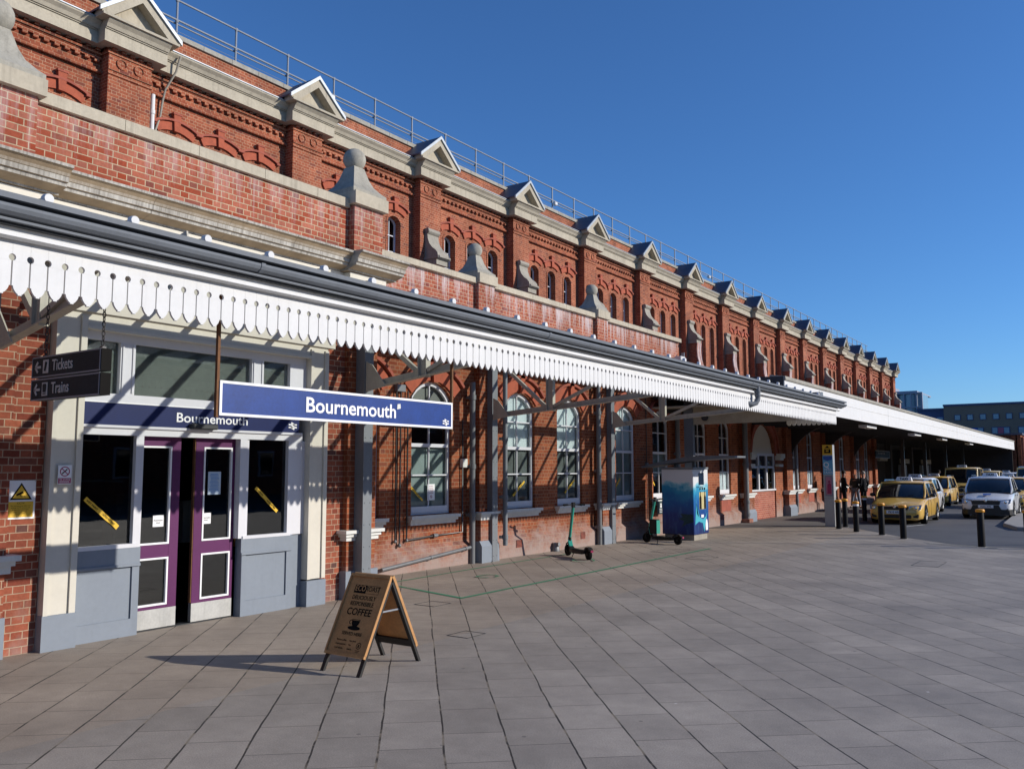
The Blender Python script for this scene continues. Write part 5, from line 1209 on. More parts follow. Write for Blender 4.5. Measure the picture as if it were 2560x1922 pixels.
# ================================================================== SCOOTERS
M_['teal'] = paint('teal_paint', (0.02, 0.30, 0.22), 0.3, var=0.05, obj=True, coat=0.4)
M_['rubber'] = paint('rubber', (0.010, 0.010, 0.010), 0.85, var=0.2, obj=True, spec=0.1)
M_['scoot_black'] = paint('scooter_black', (0.014, 0.014, 0.015), 0.5, spec=0.25, var=0.2, obj=True)
def scooter(p_front, p_rear, lab, plate=True, turn=0.0):
    """local x runs from the rear wheel (0) to the front wheel"""
    f, r_ = Vector(p_front), Vector(p_rear); d = f-r_; wb = 1.02; ang = math.atan2(d.y, d.x)
    mid = (f+r_)/2; org = mid - Vector((math.cos(ang), math.sin(ang)))*wb/2
    e = empty('electric_scooter', (org.x, org.y, 0), ang, lab, 'scooter', 'hire scooters parked by the wall')
    for x, rr in ((0, 0.115), (wb, 0.125)):
        wl = part('wheel', lambda b: b.lathe([(rr*0.72, -0.032), (rr*0.95, -0.032), (rr, -0.015), (rr, 0.015), (rr*0.95, 0.032), (rr*0.72, 0.032)], (x, 0, rr), 24, 'y'), 'rubber', e)
        part('rim', lambda b: [b.tube([(x, 0, rr), (x+rr*0.75*math.cos(a), 0, rr+rr*0.75*math.sin(a))], 0.012, 6) for a in [k*1.2566 for k in range(5)]]+[b.lathe([(0.03, -0.04), (0.03, 0.04)], (x, 0, rr), 12, 'y')], 'scoot_black', wl)
    part('deck', lambda b: b.loft([[(x, y*w_, z+h*0.5*s) for y, s in ((-1,-1), (1,-1), (1.05,1), (-1.05,1))] for x, w_, z, h in ((0.10, 0.06, 0.16, 0.07), (0.2, 0.085, 0.14, 0.075), (0.62, 0.09, 0.13, 0.08), (0.80, 0.07, 0.15, 0.08), (0.9, 0.035, 0.24, 0.07))], smooth=False), 'scoot_black', e, bevel=0.01)
    part('deck_grip', lambda b: b.box(0.2, 0.72, -0.07, 0.07, 0.172, 0.18), 'rubber', e)
    part('mudguard', lambda b: [b.box(0.145*math.cos(a)-0.03, 0.145*math.cos(a)+0.03, -0.045, 0.045, 0.115+0.145*math.sin(a)-0.01, 0.115+0.145*math.sin(a)+0.012) for a in [0.35+k*0.27 for k in range(9)]], 'scoot_black', e)
    part('tail_lamp', lambda b: b.box(-0.17, -0.15, -0.03, 0.03, 0.17, 0.21), 'magenta', e)
    sx, sz, tx, tz = wb-0.06, 0.27, wb-0.30, 1.13
    part('fork', lambda b: (b.tube([(wb, -0.05, 0.125), (wb-0.03, -0.05, 0.27), (sx-0.02, 0, 0.33)], 0.016, 8), b.tube([(wb, 0.05, 0.125), (wb-0.03, 0.05, 0.27), (sx-0.02, 0, 0.33)], 0.016, 8)), 'scoot_black', e)
    part('stem', lambda b: b.tube([(sx-0.04, 0, 0.40), (tx+0.02, 0, tz-0.05)], 0.034, 12), 'teal', e)
    part('lower_stem', lambda b: b.tube([(sx-0.01, 0, 0.24), (sx-0.045, 0, 0.43)], 0.036, 12), 'scoot_black', e)
    part('neck_cover', lambda b: b.loft([[(x-0.0, y*w_, z+s*0.03) for y, s in ((-1,-1), (1,-1), (1,1), (-1,1))] for x, w_, z in ((0.84, 0.05, 0.19), (0.89, 0.055, 0.28), (0.93, 0.045, 0.40))], smooth=False), 'teal', e, bevel=0.012)
    cb = Vector((tx, 0, tz)); a = turn
    hb = part('handlebar', lambda b: b.tube([(tx-0.03*abs(s), s*0.22, tz+0.02) for s in (-1, -0.5, 0, 0.5, 1)], 0.014, 8), 'scoot_black', e)
    for s in (-1, 1):
        part('grip', lambda b: b.tube([(tx-0.03, s*0.15, tz+0.02), (tx-0.035, s*0.27, tz+0.018)], 0.02, 10), 'rubber', hb)
        part('brake_lever', lambda b: b.tube([(tx+0.0, s*0.1, tz+0.01), (tx+0.03, s*0.17, tz+0.0), (tx+0.02, s*0.22, tz-0.01)], 0.006, 6), 'scoot_black', hb)
    part('control_pod', lambda b: b.box(tx-0.03, tx+0.04, -0.04, 0.04, tz-0.04, tz+0.07), 'scoot_black', hb, bevel=0.01)
    part('kickstand', lambda b: b.tube([(0.62, 0.05, 0.10), (0.58, 0.12, 0.0)], 0.009, 6), 'scoot_black', e)
    if plate: part('helmet_box', lambda b: b.box(sx-0.32, sx-0.10, -0.09, 0.09, 0.25, 0.62), 'scoot_black', e, bevel=0.02); part('box_strip', lambda b: b.box(sx-0.335, sx-0.322, -0.07, 0.07, 0.25, 0.6), 'teal', e)
    return e
scooter((-10.3, 16.88), (-9.18, 16.15), 'teal and black electric scooter standing alone in front of the third window', False)
scooter((-10.27, 20.94), (-9.17, 20.68), 'teal scooter with a black box, parked beside the painted kiosk', True)

# ================================================================== KIOSK
def ocean():
    m, nt, b, out = new_mat('ocean_mural'); P = wpos(nt); s = nt.nodes.new('ShaderNodeSeparateXYZ'); nt.links.new(P, s.inputs[0])
    n = noise(nt, mapping(nt, P, (2.2, 2.2, 3.0)), 1.0, 5, 0.6); n2 = noise(nt, mapping(nt, P, (9, 9, 2)), 1.0, 3)
    z = math_(nt, 'ADD', s.outputs[2], math_(nt, 'MULTIPLY', math_(nt, 'SUBTRACT', n.outputs[0], 0.5), 0.75))
    z = math_(nt, 'DIVIDE', z, 2.0)
    r = nt.nodes.new('ShaderNodeValToRGB'); el = r.color_ramp.elements
    el[0].position = 0.0; el[0].color = (0.003, 0.012, 0.08, 1); el[1].position = 0.79; el[1].color = (0.66, 0.68, 0.70, 1)
    for p, c in ((0.30, (0.004, 0.035, 0.20, 1)), (0.52, (0.006, 0.11, 0.34, 1)), (0.68, (0.02, 0.27, 0.46, 1)), (0.74, (0.22, 0.52, 0.62, 1))):
        q = el.new(p); q.color = c
    nt.links.new(z, r.inputs[0]); 
    rr = ramp(nt, 0.55, 0.75); nt.links.new(n2.outputs[0], rr.inputs[0])
    nt.links.new(mixc(nt, math_(nt, 'MULTIPLY', rr.outputs[0], 0.12), r.outputs[0], (0.2, 0.55, 0.7)), b.inputs['Base Color']); b.inputs['Roughness'].default_value = 0.35
    return m
M_['ocean'] = ocean(); M_['turquoise'] = paint('turquoise_print', (0.06, 0.42, 0.52), 0.4, var=0.2)
M_['deepgreen'] = paint('deep_sea_print', (0.005, 0.045, 0.06), 0.4, var=0.2); M_['tan_print'] = paint('tan_print', (0.55, 0.47, 0.22), 0.5, var=0.35, scale=14)
M_['kiosk_panel'] = paint('kiosk_dark_panel', (0.008, 0.02, 0.045), 0.25, var=0.2)
ki = empty('painted_kiosk', (-9.83, 22.6, 0), 0, 'tall box kiosk with blue ocean mural against the station wall', 'kiosk')
part('cabinet', lambda b: b.box(-0.47, 0.47, -0.52, 0.52, 0.15, 1.93), 'ocean', ki, bevel=0.012)
part('cabinet_top', lambda b: b.box(-0.485, 0.485, -0.535, 0.535, 1.93, 1.985), 'steel', ki)
part('base', lambda b: b.box(-0.42, 0.44, -0.46, 0.46, 0, 0.15), 'stone_grey', ki)
fl = Flat((0.472, 0, 0), (0, 1, 0), (0, 0, 1)); fl.rect(-0.15, 0.22, 1.50, 1.83); fl.build('dark_panel', 'kiosk_panel', ki)
fl = Flat((0.472, 0, 0), (0, 1, 0), (0, 0, 1)); fl.rect(-0.13, 0.34, 0.83, 1.30); fl.build('tan_panel', 'tan_print', ki)
fl = Flat((0.4755, 0, 0), (0, 1, 0), (0, 0, 1))
for y in (-0.05, 0.26): fl.poly([(y-0.065, 0.835), (y+0.065, 0.835), (y+0.065, 1.15), (y+0.02, 1.22), (y+0.02, 1.32), (y-0.02, 1.32), (y-0.02, 1.22), (y-0.065, 1.15)])
for y in (-0.05, 0.105, 0.26): fl.rect(y-0.05, y+0.03, 1.36, 1.42)
fl.build('bottle_shapes', 'black_flat', ki)
fl = Flat((0.472, 0, 0), (0, 1, 0), (0, 0, 1))
fl.poly([(-0.35, 1.0), (-0.12, 0.62), (0.1, 0.55), (0.3, 0.62), (0.42, 0.75), (0.3, 0.48), (0.18, 0.2), (0.08, 0.45), (-0.2, 0.5), (-0.45, 0.42)]); fl.poly([(-0.40, 1.25), (-0.34, 1.0), (-0.18, 0.62), (-0.3, 0.7)]); fl.build('sea_creature_print', 'turquoise', ki)
fl = Flat((-0.47, -0.522, 0), (1, 0, 0), (0, 0, 1)); fl.poly([(0.55, 0.72), (0.93, 0.70), (0.93, 0.50), (0.72, 0.44), (0.58, 0.36), (0.66, 0.52), (0.48, 0.58), (0.62, 0.62)]); fl.build('fin_print', 'deepgreen', ki)
fl = Flat((0.472, 0, 0), (0, 1, 0), (0, 0, 1)); fl.poly([(0.28, 0.24), (0.44, 0.24), (0.44, 0.42), (0.40, 0.52), (0.36, 0.56), (0.31, 0.50), (0.28, 0.40)]); fl.rect(-0.02, 0.16, 0.60, 0.68); fl.build('white_motif', 'white_flat', ki)
put_text('lettering', 'free water refill point', 0.055, 'charcoal', ki, (0.476, -0.32, 1.43), (0, 1, 0), (0, 0, 1), extrude=.0004); put_text('lettering', 'northern water', 0.045, 'white_flat', ki, (0.476, 0.12, 0.19), (0, 1, 0), (0, 0, 1), extrude=.0004) if False else None
def blade(b):
    n = 14; P = []
    for i in range(n+1):
        t = i/n; x = -1.13+2.75*t; z = 2.02+0.30*math.sin(min(1, t*1.35)*math.pi/2)-0.03*t; P.append((x, z))
    b.prism(P + [(x, z-0.05-0.07*math.sin(math.pi*min(1, i/n))) for i, (x, z) in reversed(list(enumerate(P)))], 'y', -0.42, 0.42)
part('curved_roof_blade', blade, 'gutter', ki); part('blade_post', lambda b: (b.box(-0.3, -0.2, -0.06, 0.06, 1.98, 2.2), b.box(0.25, 0.33, -0.06, 0.06, 1.98, 2.25)), 'steel', ki)

# ================================================================== TOTEM
M_['totem_silver'] = paint('totem_silver', (0.42, 0.42, 0.41), 0.4, metal=0.2, var=0.08); M_['sky_blue'] = paint('light_blue_print', (0.12, 0.42, 0.62), 0.5, var=0.05); M_['pink'] = paint('pink_print', (0.48, 0.20, 0.28), 0.5, var=0.3, scale=9)
M_['sign_yellow'] = paint('sign_yellow', (0.70, 0.42, 0.03), 0.5, var=0.05); M_['royal'] = paint('royal_blue_print', (0.02, 0.09, 0.36), 0.5, var=0.05)
to = empty('taxi_totem', (-7.82, 29.93, 0), 0, 'tall taxi rank totem with yellow top and pink poster', 'totem')
part('body', lambda b: b.box(-0.165, 0.165, -0.03, 0.22, 0.95, 2.74), 'totem_silver', to, bevel=0.008)
part('lower_body', lambda b: b.box(-0.16, 0.16, -0.025, 0.215, 0, 0.945), 'totem_silver', to)
fl = Flat((-0.165, -0.032, 0), (1, 0, 0), (0, 0, 1)); fl.rect(0.0, 0.33, 2.40, 2.74); fl.build('yellow_panel', 'sign_yellow', to)
fl = Flat((-0.165, -0.032, 0), (1, 0, 0), (0, 0, 1)); fl.rect(0.0, 0.33, 1.74, 2.37); fl.build('light_blue_panel', 'sky_blue', to)
fl = Flat((-0.165, -0.036, 0), (1, 0, 0), (0, 0, 1)); fl.poly([(0.02, 2.36), (0.31, 2.36), (0.31, 2.25), (0.165, 2.2), (0.02, 2.25)]); fl.build('royal_blue_panel', 'royal', to)
fl = Flat((-0.165, -0.036, 0), (1, 0, 0), (0, 0, 1)); fl.poly([(0.06, 2.46), (0.06, 2.56), (0.10, 2.66), (0.23, 2.66), (0.27, 2.56), (0.27, 2.46)]); fl.rect(0.13, 0.2, 2.66, 2.70); fl.build('taxi_pictogram', 'black_flat', to)
fl = Flat((-0.165, -0.040, 0), (1, 0, 0), (0, 0, 1)); fl.rect(0.12, 0.21, 2.51, 2.56); fl.rect(0.09, 0.24, 2.59, 2.63); fl.build('pictogram_details', 'sign_yellow', to)
put_text('lettering', 'Q', 0.24, 'white_flat', to, (-0.15, -0.037, 1.99), (1, 0, 0), (0, 0, 1), bold=.004, extrude=.001); put_text('lettering', 'HERE', 0.10, 'white_flat', to, (-0.13, -0.037, 1.88), (1, 0, 0), (0, 0, 1), extrude=.001); put_text('lettering', 'TAXIS', 0.115, 'white_flat', to, (-0.155, -0.037, 1.77), (1, 0, 0), (0, 0, 1), extrude=.001)
fl = Flat((-0.165, -0.033, 0), (1, 0, 0), (0, 0, 1)); fl.rect(0.05, 0.30, 1.02, 1.70); fl.build('poster_frame', 'greyp', to)
fl = Flat((-0.165, -0.037, 0), (1, 0, 0), (0, 0, 1)); fl.rect(0.08, 0.27, 1.06, 1.66); fl.build('poster', 'pink', to)
fl = Flat((-0.165, -0.041, 0), (1, 0, 0), (0, 0, 1)); fl.disc((0.19, 1.50), 0.04, 14); fl.poly([(0.12, 1.1), (0.25, 1.1), (0.25, 1.42), (0.19, 1.46), (0.13, 1.40)]); fl.build('poster_figure', 'magenta', to)

# ================================================================== BOLLARDS
M_['bollard'] = paint('bollard_black', (0.010, 0.010, 0.011), 0.5, var=0.25, obj=True, scale=5, spec=0.15)
bo = empty('bollard', (-7.31, 28.99, 0), 0, 'black bollard with yellow cap immediately right of the taxi totem', 'bollard', 'yellow capped bollards edging the taxi rank')
part('shaft', lambda b: b.lathe([(0.085, 0), (0.085, 0.84), (0.078, 0.86)], (0, 0, 0), 20), 'bollard', bo)
part('cap', lambda b: b.lathe([(0.06, 0.855), (0.103, 0.86), (0.108, 0.872), (0.108, 0.905), (0.10, 0.925), (0.07, 0.935), (0.0, 0.937)], (0, 0, 0), 20), 'yellow_cap', bo)
part('ground_collar', lambda b: b.lathe([(0.115, 0), (0.115, 0.008), (0.0, 0.009)], (0, 0, 0), 20), 'kerbstone', bo)
for x, y, lab in ((-7.35, 30.0, 'black bollard second right of the taxi totem, before the men'), (-6.52, 27.92, 'black bollard with a white band, third right of the totem'), (-7.54, 33.61, 'farthest black bollard, standing behind the white banded one'),
                  (-5.60, 27.02, 'black bollard before the left headlamp of the front yellow taxi'), (-4.81, 25.91, 'black bollard before the number plate of the front yellow taxi, its right side'),
                  (-2.72, 24.29, 'black bollard in front of the white taxi'), (-1.72, 24.33, 'black bollard cut by the right edge of the photo')):
    o = dup(bo, None, (x, y, 0), random.random()*3, lab)
    if 'white band' in lab:
        part('white_band', lambda b: b.lathe([(0.088, 0.79), (0.09, 0.795), (0.09, 0.845), (0.088, 0.85)], (0, 0, 0), 20, cap=False), 'white_flat', o)
lp = empty('street_lamp', (8.5, 30.75, 0), 0, 'tall grey street lamp standing beside the taxi road', 'street lamp')
part('pole', lambda b: b.tube([(0, 0, 0), (0, 0, 1.4), (0, 0, 1.42), (0, 0, 8.2)], [0.09, 0.09, 0.055, 0.045], 12), 'pipe', lp)
part('lantern', lambda b: b.box(-0.9, 0.05, -0.12, 0.12, 8.1, 8.22), 'pipe', lp, bevel=0.03)

# ================================================================== TAXIS
def carpaint(name, col, rough=0.28):
    return paint(name, col, rough, var=0.05, scale=2, coat=0.6, obj=True)
M_['taxi_yellow'] = carpaint('taxi_yellow', (0.70, 0.43, 0.085)); M_['taxi_cream'] = carpaint('taxi_cream', (0.72, 0.50, 0.16)); M_['taxi_white'] = carpaint('taxi_white', (0.72, 0.72, 0.72))
M_['car_glass'] = paint('car_glass', (0.01, 0.013, 0.017), 0.05, var=0.1, obj=True, spec=0.8)
M_['car_black'] = paint('car_black_trim', (0.012, 0.012, 0.013), 0.35, var=0.2, obj=True)
M_['lamp_glass'] = paint('headlamp_glass', (0.42, 0.44, 0.47), 0.12, metal=0.35, var=0.6, scale=14, obj=True, coat=1.0)
M_['alloy'] = paint('alloy_wheel', (0.20, 0.205, 0.21), 0.45, metal=0.5, var=0.2, obj=True); M_['chrome'] = paint('chrome', (0.7, 0.7, 0.72), 0.12, metal=1.0, var=0.05, obj=True)
M_['taxi_blue'] = carpaint('taxi_blue_band', (0.04, 0.14, 0.5))
def car(x, y, rz, lab, body, L=4.5, Wd=1.77, Ht=1.46, style='estate', plate='AB12', hood=1.15, sign=True, door_blue=False):
    """front bumper at local y=0, rear at y=L; origin on the ground under the front bumper"""
    e = empty('taxi', (x, y, 0), rz, lab, 'taxi', 'taxis waiting in the rank'); hw = Wd/2
    van = style == 'van'; suv = style == 'suv'; gc = 0.20 if suv else 0.15
    belt = 0.62*Ht if not van else 0.56*Ht; hz = belt-0.07
    def ring(yy, w_, zb, zt, crown=0.03, tuck=0.06):
        pts = [(0, zb), (w_*0.80, zb), (w_*0.95, zb+0.05), (w_*0.995, zb+0.18), (w_, zb+(zt-zb)*0.55), (w_*0.985, zt-0.12), (w_*(0.93), zt-0.03), (w_*0.82, zt+0.0), (w_*0.4, zt+crown), (0, zt+crown*1.15)]
        return [(a, yy, z) for a, z in pts] + [(-a, yy, z) for a, z in reversed(pts[1:-1])]
    fr = hz-0.20 if not van else hz-0.1
    st = [(0.0, hw*0.72, gc+0.08, fr-0.12), (0.05, hw*0.86, gc+0.02, fr-0.05), (0.16, hw*0.94, gc, fr+0.02), (0.45, hw*0.985, gc, fr+0.09), (hood*0.75, hw, gc, hz-0.01), (hood, hw, gc, hz+0.03), (hood+0.5, hw, gc, belt), (L*0.55, hw, gc, belt+0.01), (L*0.8, hw, gc, belt+0.02), (L-0.25, hw*0.97, gc+0.02, belt), (L-0.05, hw*0.90, gc+0.06, belt-0.03), (L, hw*0.82, gc+0.12, belt-0.1)]
    bd_ = part('body', lambda b: b.loft([ring(*s) for s in st]), body, e, smooth_angle=50)
    # greenhouse
    ws0 = hood-0.05; ws1 = hood+(0.62 if not van else 0.45); rr = L-(0.55 if style == 'hatch' else 0.30); zr = Ht
    def gr(yy, w0, z0_, w1, z1_): return [(w0, yy, z0_), (w1, yy, z1_-0.05), (w1*0.92, yy, z1_), (0, yy, z1_+0.012), (-w1*0.92, yy, z1_), (-w1, yy, z1_-0.05), (-w0, yy, z0_), (0, yy, z0_)]
    rw = hw*0.80 if not van else hw*0.88
    g = [gr(ws0, hw*0.88, belt-0.06, hw*0.86, belt+0.0), gr(ws0+0.25*(ws1-ws0), hw*0.93, belt-0.05, hw*0.89, belt+0.27*(zr-belt)), gr(ws1, hw*0.94, belt-0.04, rw, zr-0.035), gr(ws1+0.35, hw*0.94, belt-0.04, rw, zr-0.004), gr(L*0.66, hw*0.94, belt-0.04, rw, zr), gr(rr-0.1, hw*0.92, belt-0.04, rw*0.96, zr-0.04), gr(L-0.10, hw*0.86, belt-0.04, rw*0.88 if style != 'hatch' else hw*0.8, zr-0.30 if style != 'hatch' else belt+0.1)]
    part('window_glass', lambda b: b.loft(g), 'car_glass', e, smooth_angle=35)
    def roofp(b):
        def rf(yy, z1_, w1, up=0.014): return [(w1+0.012, yy, z1_-0.075), (w1+0.012, yy, z1_-0.045), (w1*0.93, yy, z1_+up), (0, yy, z1_+0.012+up), (-w1*0.93, yy, z1_+up), (-w1-0.012, yy, z1_-0.045), (-w1-0.012, yy, z1_-0.075), (0, yy, z1_-0.02)]
        b.loft([rf(ws1-0.06, zr-0.065, rw), rf(ws1+0.05, zr-0.025, rw), rf(ws1+0.35, zr-0.004, rw), rf(L*0.66, zr, rw), rf(rr-0.1, zr-0.04, rw*0.96), rf(rr+0.04, zr-0.09, rw*0.94)])
        for s in (-1, 1):
            b.tube([(s*hw*0.90, ws0+0.02, belt-0.01), (s*(hw*0.905), ws0+0.3*(ws1-ws0), belt+0.28*(zr-belt)), (s*(rw+0.005), ws1, zr-0.06)], 0.035, 8)
            for yy in ((L*0.44, L*0.64) if not van else (L*0.36, L*0.58)): b.add([(s*(hw*0.95), yy-0.05, belt-0.03), (s*(hw*0.95), yy+0.05, belt-0.03), (s*(rw+0.012), yy+0.03, zr-0.06), (s*(rw+0.012), yy-0.04, zr-0.06)], [(0, 1, 2, 3)])
            b.add([(s*(hw*0.955), rr-0.25, belt-0.03), (s*(hw*0.94), L-0.12, belt-0.03), (s*(rw*0.96+.012), rr+0.0, zr-0.1), (s*(rw*0.97+0.012), rr-0.3, zr-0.08)], [(0, 1, 2, 3)])
    part('roof', roofp, body, e, smooth_angle=50)
    # arches and wheels
    wy = (0.88, 0.88+L*0.585); wr = 0.315 if not suv else 0.34
    for yy in wy:
        for s in (-1, 1):
            part('wheel_arch', lambda b: b.prism([(yy+(wr+0.055)*math.cos(a), wr+(wr+0.05)*math.sin(a)) for a in [-0.35+k*(math.pi+0.7)/14 for k in range(15)]], 'x', s*(hw-0.16), s*(hw+0.004)), 'car_black', e)
            wl = part('wheel', lambda b: b.lathe([(wr*0.66, 0.0), (wr*0.93, 0.0), (wr, 0.03), (wr, 0.17), (wr*0.93, 0.2), (0, 0.2)], (s*(hw+0.012), yy, wr), 24, 'x') if s < 0 else b.lathe([(wr*0.66, 0.0), (wr*0.93, 0.0), (wr, -0.03), (wr, -0.17), (wr*0.93, -0.2), (0, -0.2)], (hw+0.012, yy, wr), 24, 'x'), 'rubber', e)
            def rm(b):
                xx = s*(hw+0.004); b.lathe([(wr*0.66, 0), (wr*0.62, s*0.01), (wr*0.60, -s*0.03)], (xx, yy, wr), 24, 'x', cap=False)
                b.lathe([(0.05, 0), (0.04, s*0.012), (0, s*0.012)], (xx, yy, wr), 12, 'x')
                for k in range(5):
                    a = k*1.2566+0.3; b.tube([(xx, yy+0.03*math.cos(a), wr+0.03*math.sin(a)), (xx, yy+wr*0.63*math.cos(a), wr+wr*0.63*math.sin(a))], 0.022, 6)
            part('alloy_rim', rm, 'alloy', wl)
    # front end
    zf = fr; hl0, hl1 = hw*0.52, hw*0.93
    for s in (-1, 1):
        part('headlamp', lambda b: b.add([(s*hl0, -0.012, zf-0.155), (s*hl1, 0.085, zf-0.12), (s*hl1*1.03, 0.22, zf+0.05), (s*hl0*1.02, 0.035, zf-0.0), (s*hl0, 0.2, zf-0.13), (s*hl1*.97, 0.3, zf-0.09), (s*hl1*.97, 0.4, zf+0.04), (s*hl0, 0.3, zf)], [(0,1,2,3), (4,7,6,5), (0,4,5,1), (1,5,6,2), (2,6,7,3), (3,7,4,0)]), 'lamp_glass', e)
        part('lamp_reflector', lambda b: b.lathe([(0.055, 0), (0.05, -0.02), (0.0, -0.03)], (s*hw*0.76, 0.02, zf-0.075), 14, 'y'), 'chrome', e)
        part('fog_lamp', lambda b: (b.box(s*hw*0.60, s*hw*0.86, 0.03, 0.12, gc+0.12, gc+0.22)), 'car_black' if not suv else 'alloy', e, bevel=0.015)
        mr = part('door_mirror', lambda b: b.ball((s*(hw+0.13), hood+0.40, belt+0.07), 0.1, 12, (1.0, 0.55, 0.72)), 'car_black', e)
        part('mirror_arm', lambda b: b.tube([(s*(hw*0.93), hood+0.42, belt), (s*(hw+0.1), hood+0.41, belt+0.04)], 0.02, 6), 'car_black', mr)
        part('door_handle', lambda b: [b.box(s*(hw-0.01), s*(hw+0.018), yy, yy+0.16, belt-0.13, belt-0.105) for yy in (L*0.40, L*0.60)], body if not suv else 'car_black', e)
        part('door_seam', lambda b: [b.box(s*(hw-0.006), s*(hw+0.0025), yy-0.005, yy+0.005, gc+0.12, belt-0.03) for yy in (hood+0.28, L*0.455, L*0.66)], 'car_black', e)
        part('sill_trim', lambda b: b.box(s*(hw-0.02), s*(hw+0.006), 1.3, 0.5+L*0.585, gc, gc+0.09), 'car_black', e)
    part('grille', lambda b: b.box(-hw*(0.56 if suv else 0.50), hw*(0.56 if suv else 0.50), -0.004, 0.12, zf-(0.19 if suv else 0.15), zf-0.02), 'car_black', e, bevel=0.02)
    part('grille_trim', lambda b: (b.box(-hw*0.49, hw*0.49, -0.006, 0.05, zf-0.012, zf+0.006), b.lathe([(0.05, 0), (0.05, -0.015), (0, -0.02)], (0, 0.0, zf-0.03), 14, 'y')), 'chrome', e)
    part('lower_intake', lambda b: (b.box(-hw*0.60, hw*0.60, -0.02, 0.1, gc+0.07, gc+0.19), b.box(-hw*0.85, -hw*0.64, -0.0, 0.1, gc+0.09, gc+0.18), b.box(hw*0.64, hw*0.85, -0.0, 0.1, gc+0.09, gc+0.18)), 'car_black', e, bevel=0.02)
    if suv:
        part('bumper_trim', lambda b: (b.loft([[(a, yy, z) for a, z in ((-w_, gc-0.03), (w_, gc-0.03), (w_*0.98, gc+0.17), (-w_*0.98, gc+0.17))] for yy, w_ in ((-0.03, hw*0.72), (0.04, hw*0.90), (0.2, hw*0.98), (0.55, hw*1.01))], smooth=False), b.prism([(-hw*0.62, gc+0.1), (hw*0.62, gc+0.1), (hw*0.50, gc+0.34), (-hw*0.50, gc+0.34)], 'y', -0.034, 0.08)), 'car_black', e)
        for s in (-1, 1): part('roof_rail', lambda b: b.tube([(s*rw*0.93, ws1+0.25, zr), (s*rw*0.95, ws1+0.32, zr+0.06), (s*rw*0.95, rr-0.3, zr+0.05), (s*rw*0.93, rr-0.2, zr-0.01)], 0.018, 8), 'car_black', e)
    elif style == 'estate':
        for s in (-1, 1): part('roof_rail', lambda b: b.tube([(s*rw*0.93, ws1+0.25, zr), (s*rw*0.95, ws1+0.32, zr+0.045), (s*rw*0.95, rr-0.3, zr+0.03), (s*rw*0.93, rr-0.2, zr-0.02)], 0.016, 8), 'chrome', e)
    np_ = part('number_plate', lambda b: b.box(-0.26, 0.26, -0.04, 0.0, gc+0.225, gc+0.335), 'white_flat', e)
    put_text('plate_lettering', plate, 0.10, 'black_flat', np_, (0, -0.0415, gc+0.245), (1, 0, 0), (0, 0, 1), align='CENTER', sx=0.82, bold=.002, extrude=.001)
    for s in (-1, 1): part('wiper', lambda b: b.tube([(s*0.1, ws0-0.0, belt+0.0), (s*0.45, ws0+0.06, belt+0.09)], 0.008, 5), 'car_black', e)
    part('tail_lamp', lambda b: (b.box(-hw*0.9, -hw*0.7, L-0.08, L+0.01, belt-0.25, belt-0.05), b.box(hw*0.7, hw*0.9, L-0.08, L+0.01, belt-0.25, belt-0.05)), 'magenta', e)
    if sign:
        ys_ = ws1+0.35
        ts = part('roof_sign', lambda b: b.loft([[(a, ys_+dy, z) for a, dy, z in ((-w_, -d, zz), (w_, -d, zz), (w_, d, zz), (-w_, d, zz))] for w_, d, zz in ((0.27, 0.09, zr+0.0), (0.27, 0.09, zr+0.03), (0.24, 0.05, zr+0.15), (0.235, 0.04, zr+0.155))], smooth=False), 'white_flat', e)
        d = Vector((0, 0.06-0.02, 0.12)).normalized()
        put_text('sign_lettering', 'TAXI', 0.125, 'black_flat', ts, (0, ys_-0.092, zr+0.048), (1, 0, 0), (0, 0.28, 0.96), align='CENTER', bold=0.004, extrude=.001)
    if door_blue:
        part('blue_bonnet_band', lambda b: b.add([(hw*0.985, 0.9, belt-0.06), (hw+0.004, 0.9, belt-0.20), (hw+0.004, 1.9, belt-0.10), (hw*0.985, 1.9, belt-0.02)], [(0, 1, 2, 3)]), 'taxi_blue', e)
    return e
car(-6.25, 32.3, R(1), 'front yellow estate taxi with plate PX10 WRR facing the bollards', 'taxi_yellow', 4.57, 1.77, 1.47, 'estate', 'PX10 WRR', 1.2)
t_ = car(-4.0, 37.6, R(0), 'white crossover taxi with roof rails right of the leading yellow one', 'taxi_white', 4.08, 1.76, 1.60, 'suv', 'HL65 XYK', 1.05)
bdg = part('bonnet_badge', lambda b: b.add([(-0.13, 0.42, 0.905), (0.13, 0.42, 0.905), (0.14, 0.68, 0.955), (-0.14, 0.68, 0.955)], [(0, 1, 2, 3)]), 'royal', t_)
car(-7.15, 39.6, R(0), 'white taxi with a blue band, directly behind the front yellow estate', 'taxi_white', 4.3, 1.75, 1.52, 'hatch', 'HF14 TXB', 1.1, door_blue=True)
car(-7.75, 48.6, R(0), 'bright yellow estate taxi with round fog lamps behind the white ones', 'taxi_yellow', 4.5, 1.76, 1.50, 'estate', 'HJ63 LKD', 1.0)
car(-7.35, 56.5, R(0), 'tall yellow van taxi in the middle of the rank', 'taxi_cream', 4.7, 1.9, 1.98, 'van', 'HG12 VNA', 0.85)
car(-4.15, 46.6, R(0), 'yellow taxi hidden behind the white crossover', 'taxi_yellow', 4.5, 1.76, 1.50, 'estate', 'HK60 RTA', 1.1)
car(-3.35, 53.8, R(0), 'pale yellow people carrier taxi at the right edge of the photo', 'taxi_cream', 4.9, 1.95, 2.02, 'van', 'HN11 PCA', 0.9)
car(-6.9, 64.5, R(0), 'distant cream taxi with a roof sign behind the tall van', 'taxi_cream', 4.5, 1.76, 1.75, 'van', 'HW13 CRM', 0.9)
car(-6.5, 73.0, R(0), 'most distant white taxi at the back of the rank', 'taxi_white', 4.5, 1.76, 1.6, 'estate', 'HX09 WHT', 1.1)

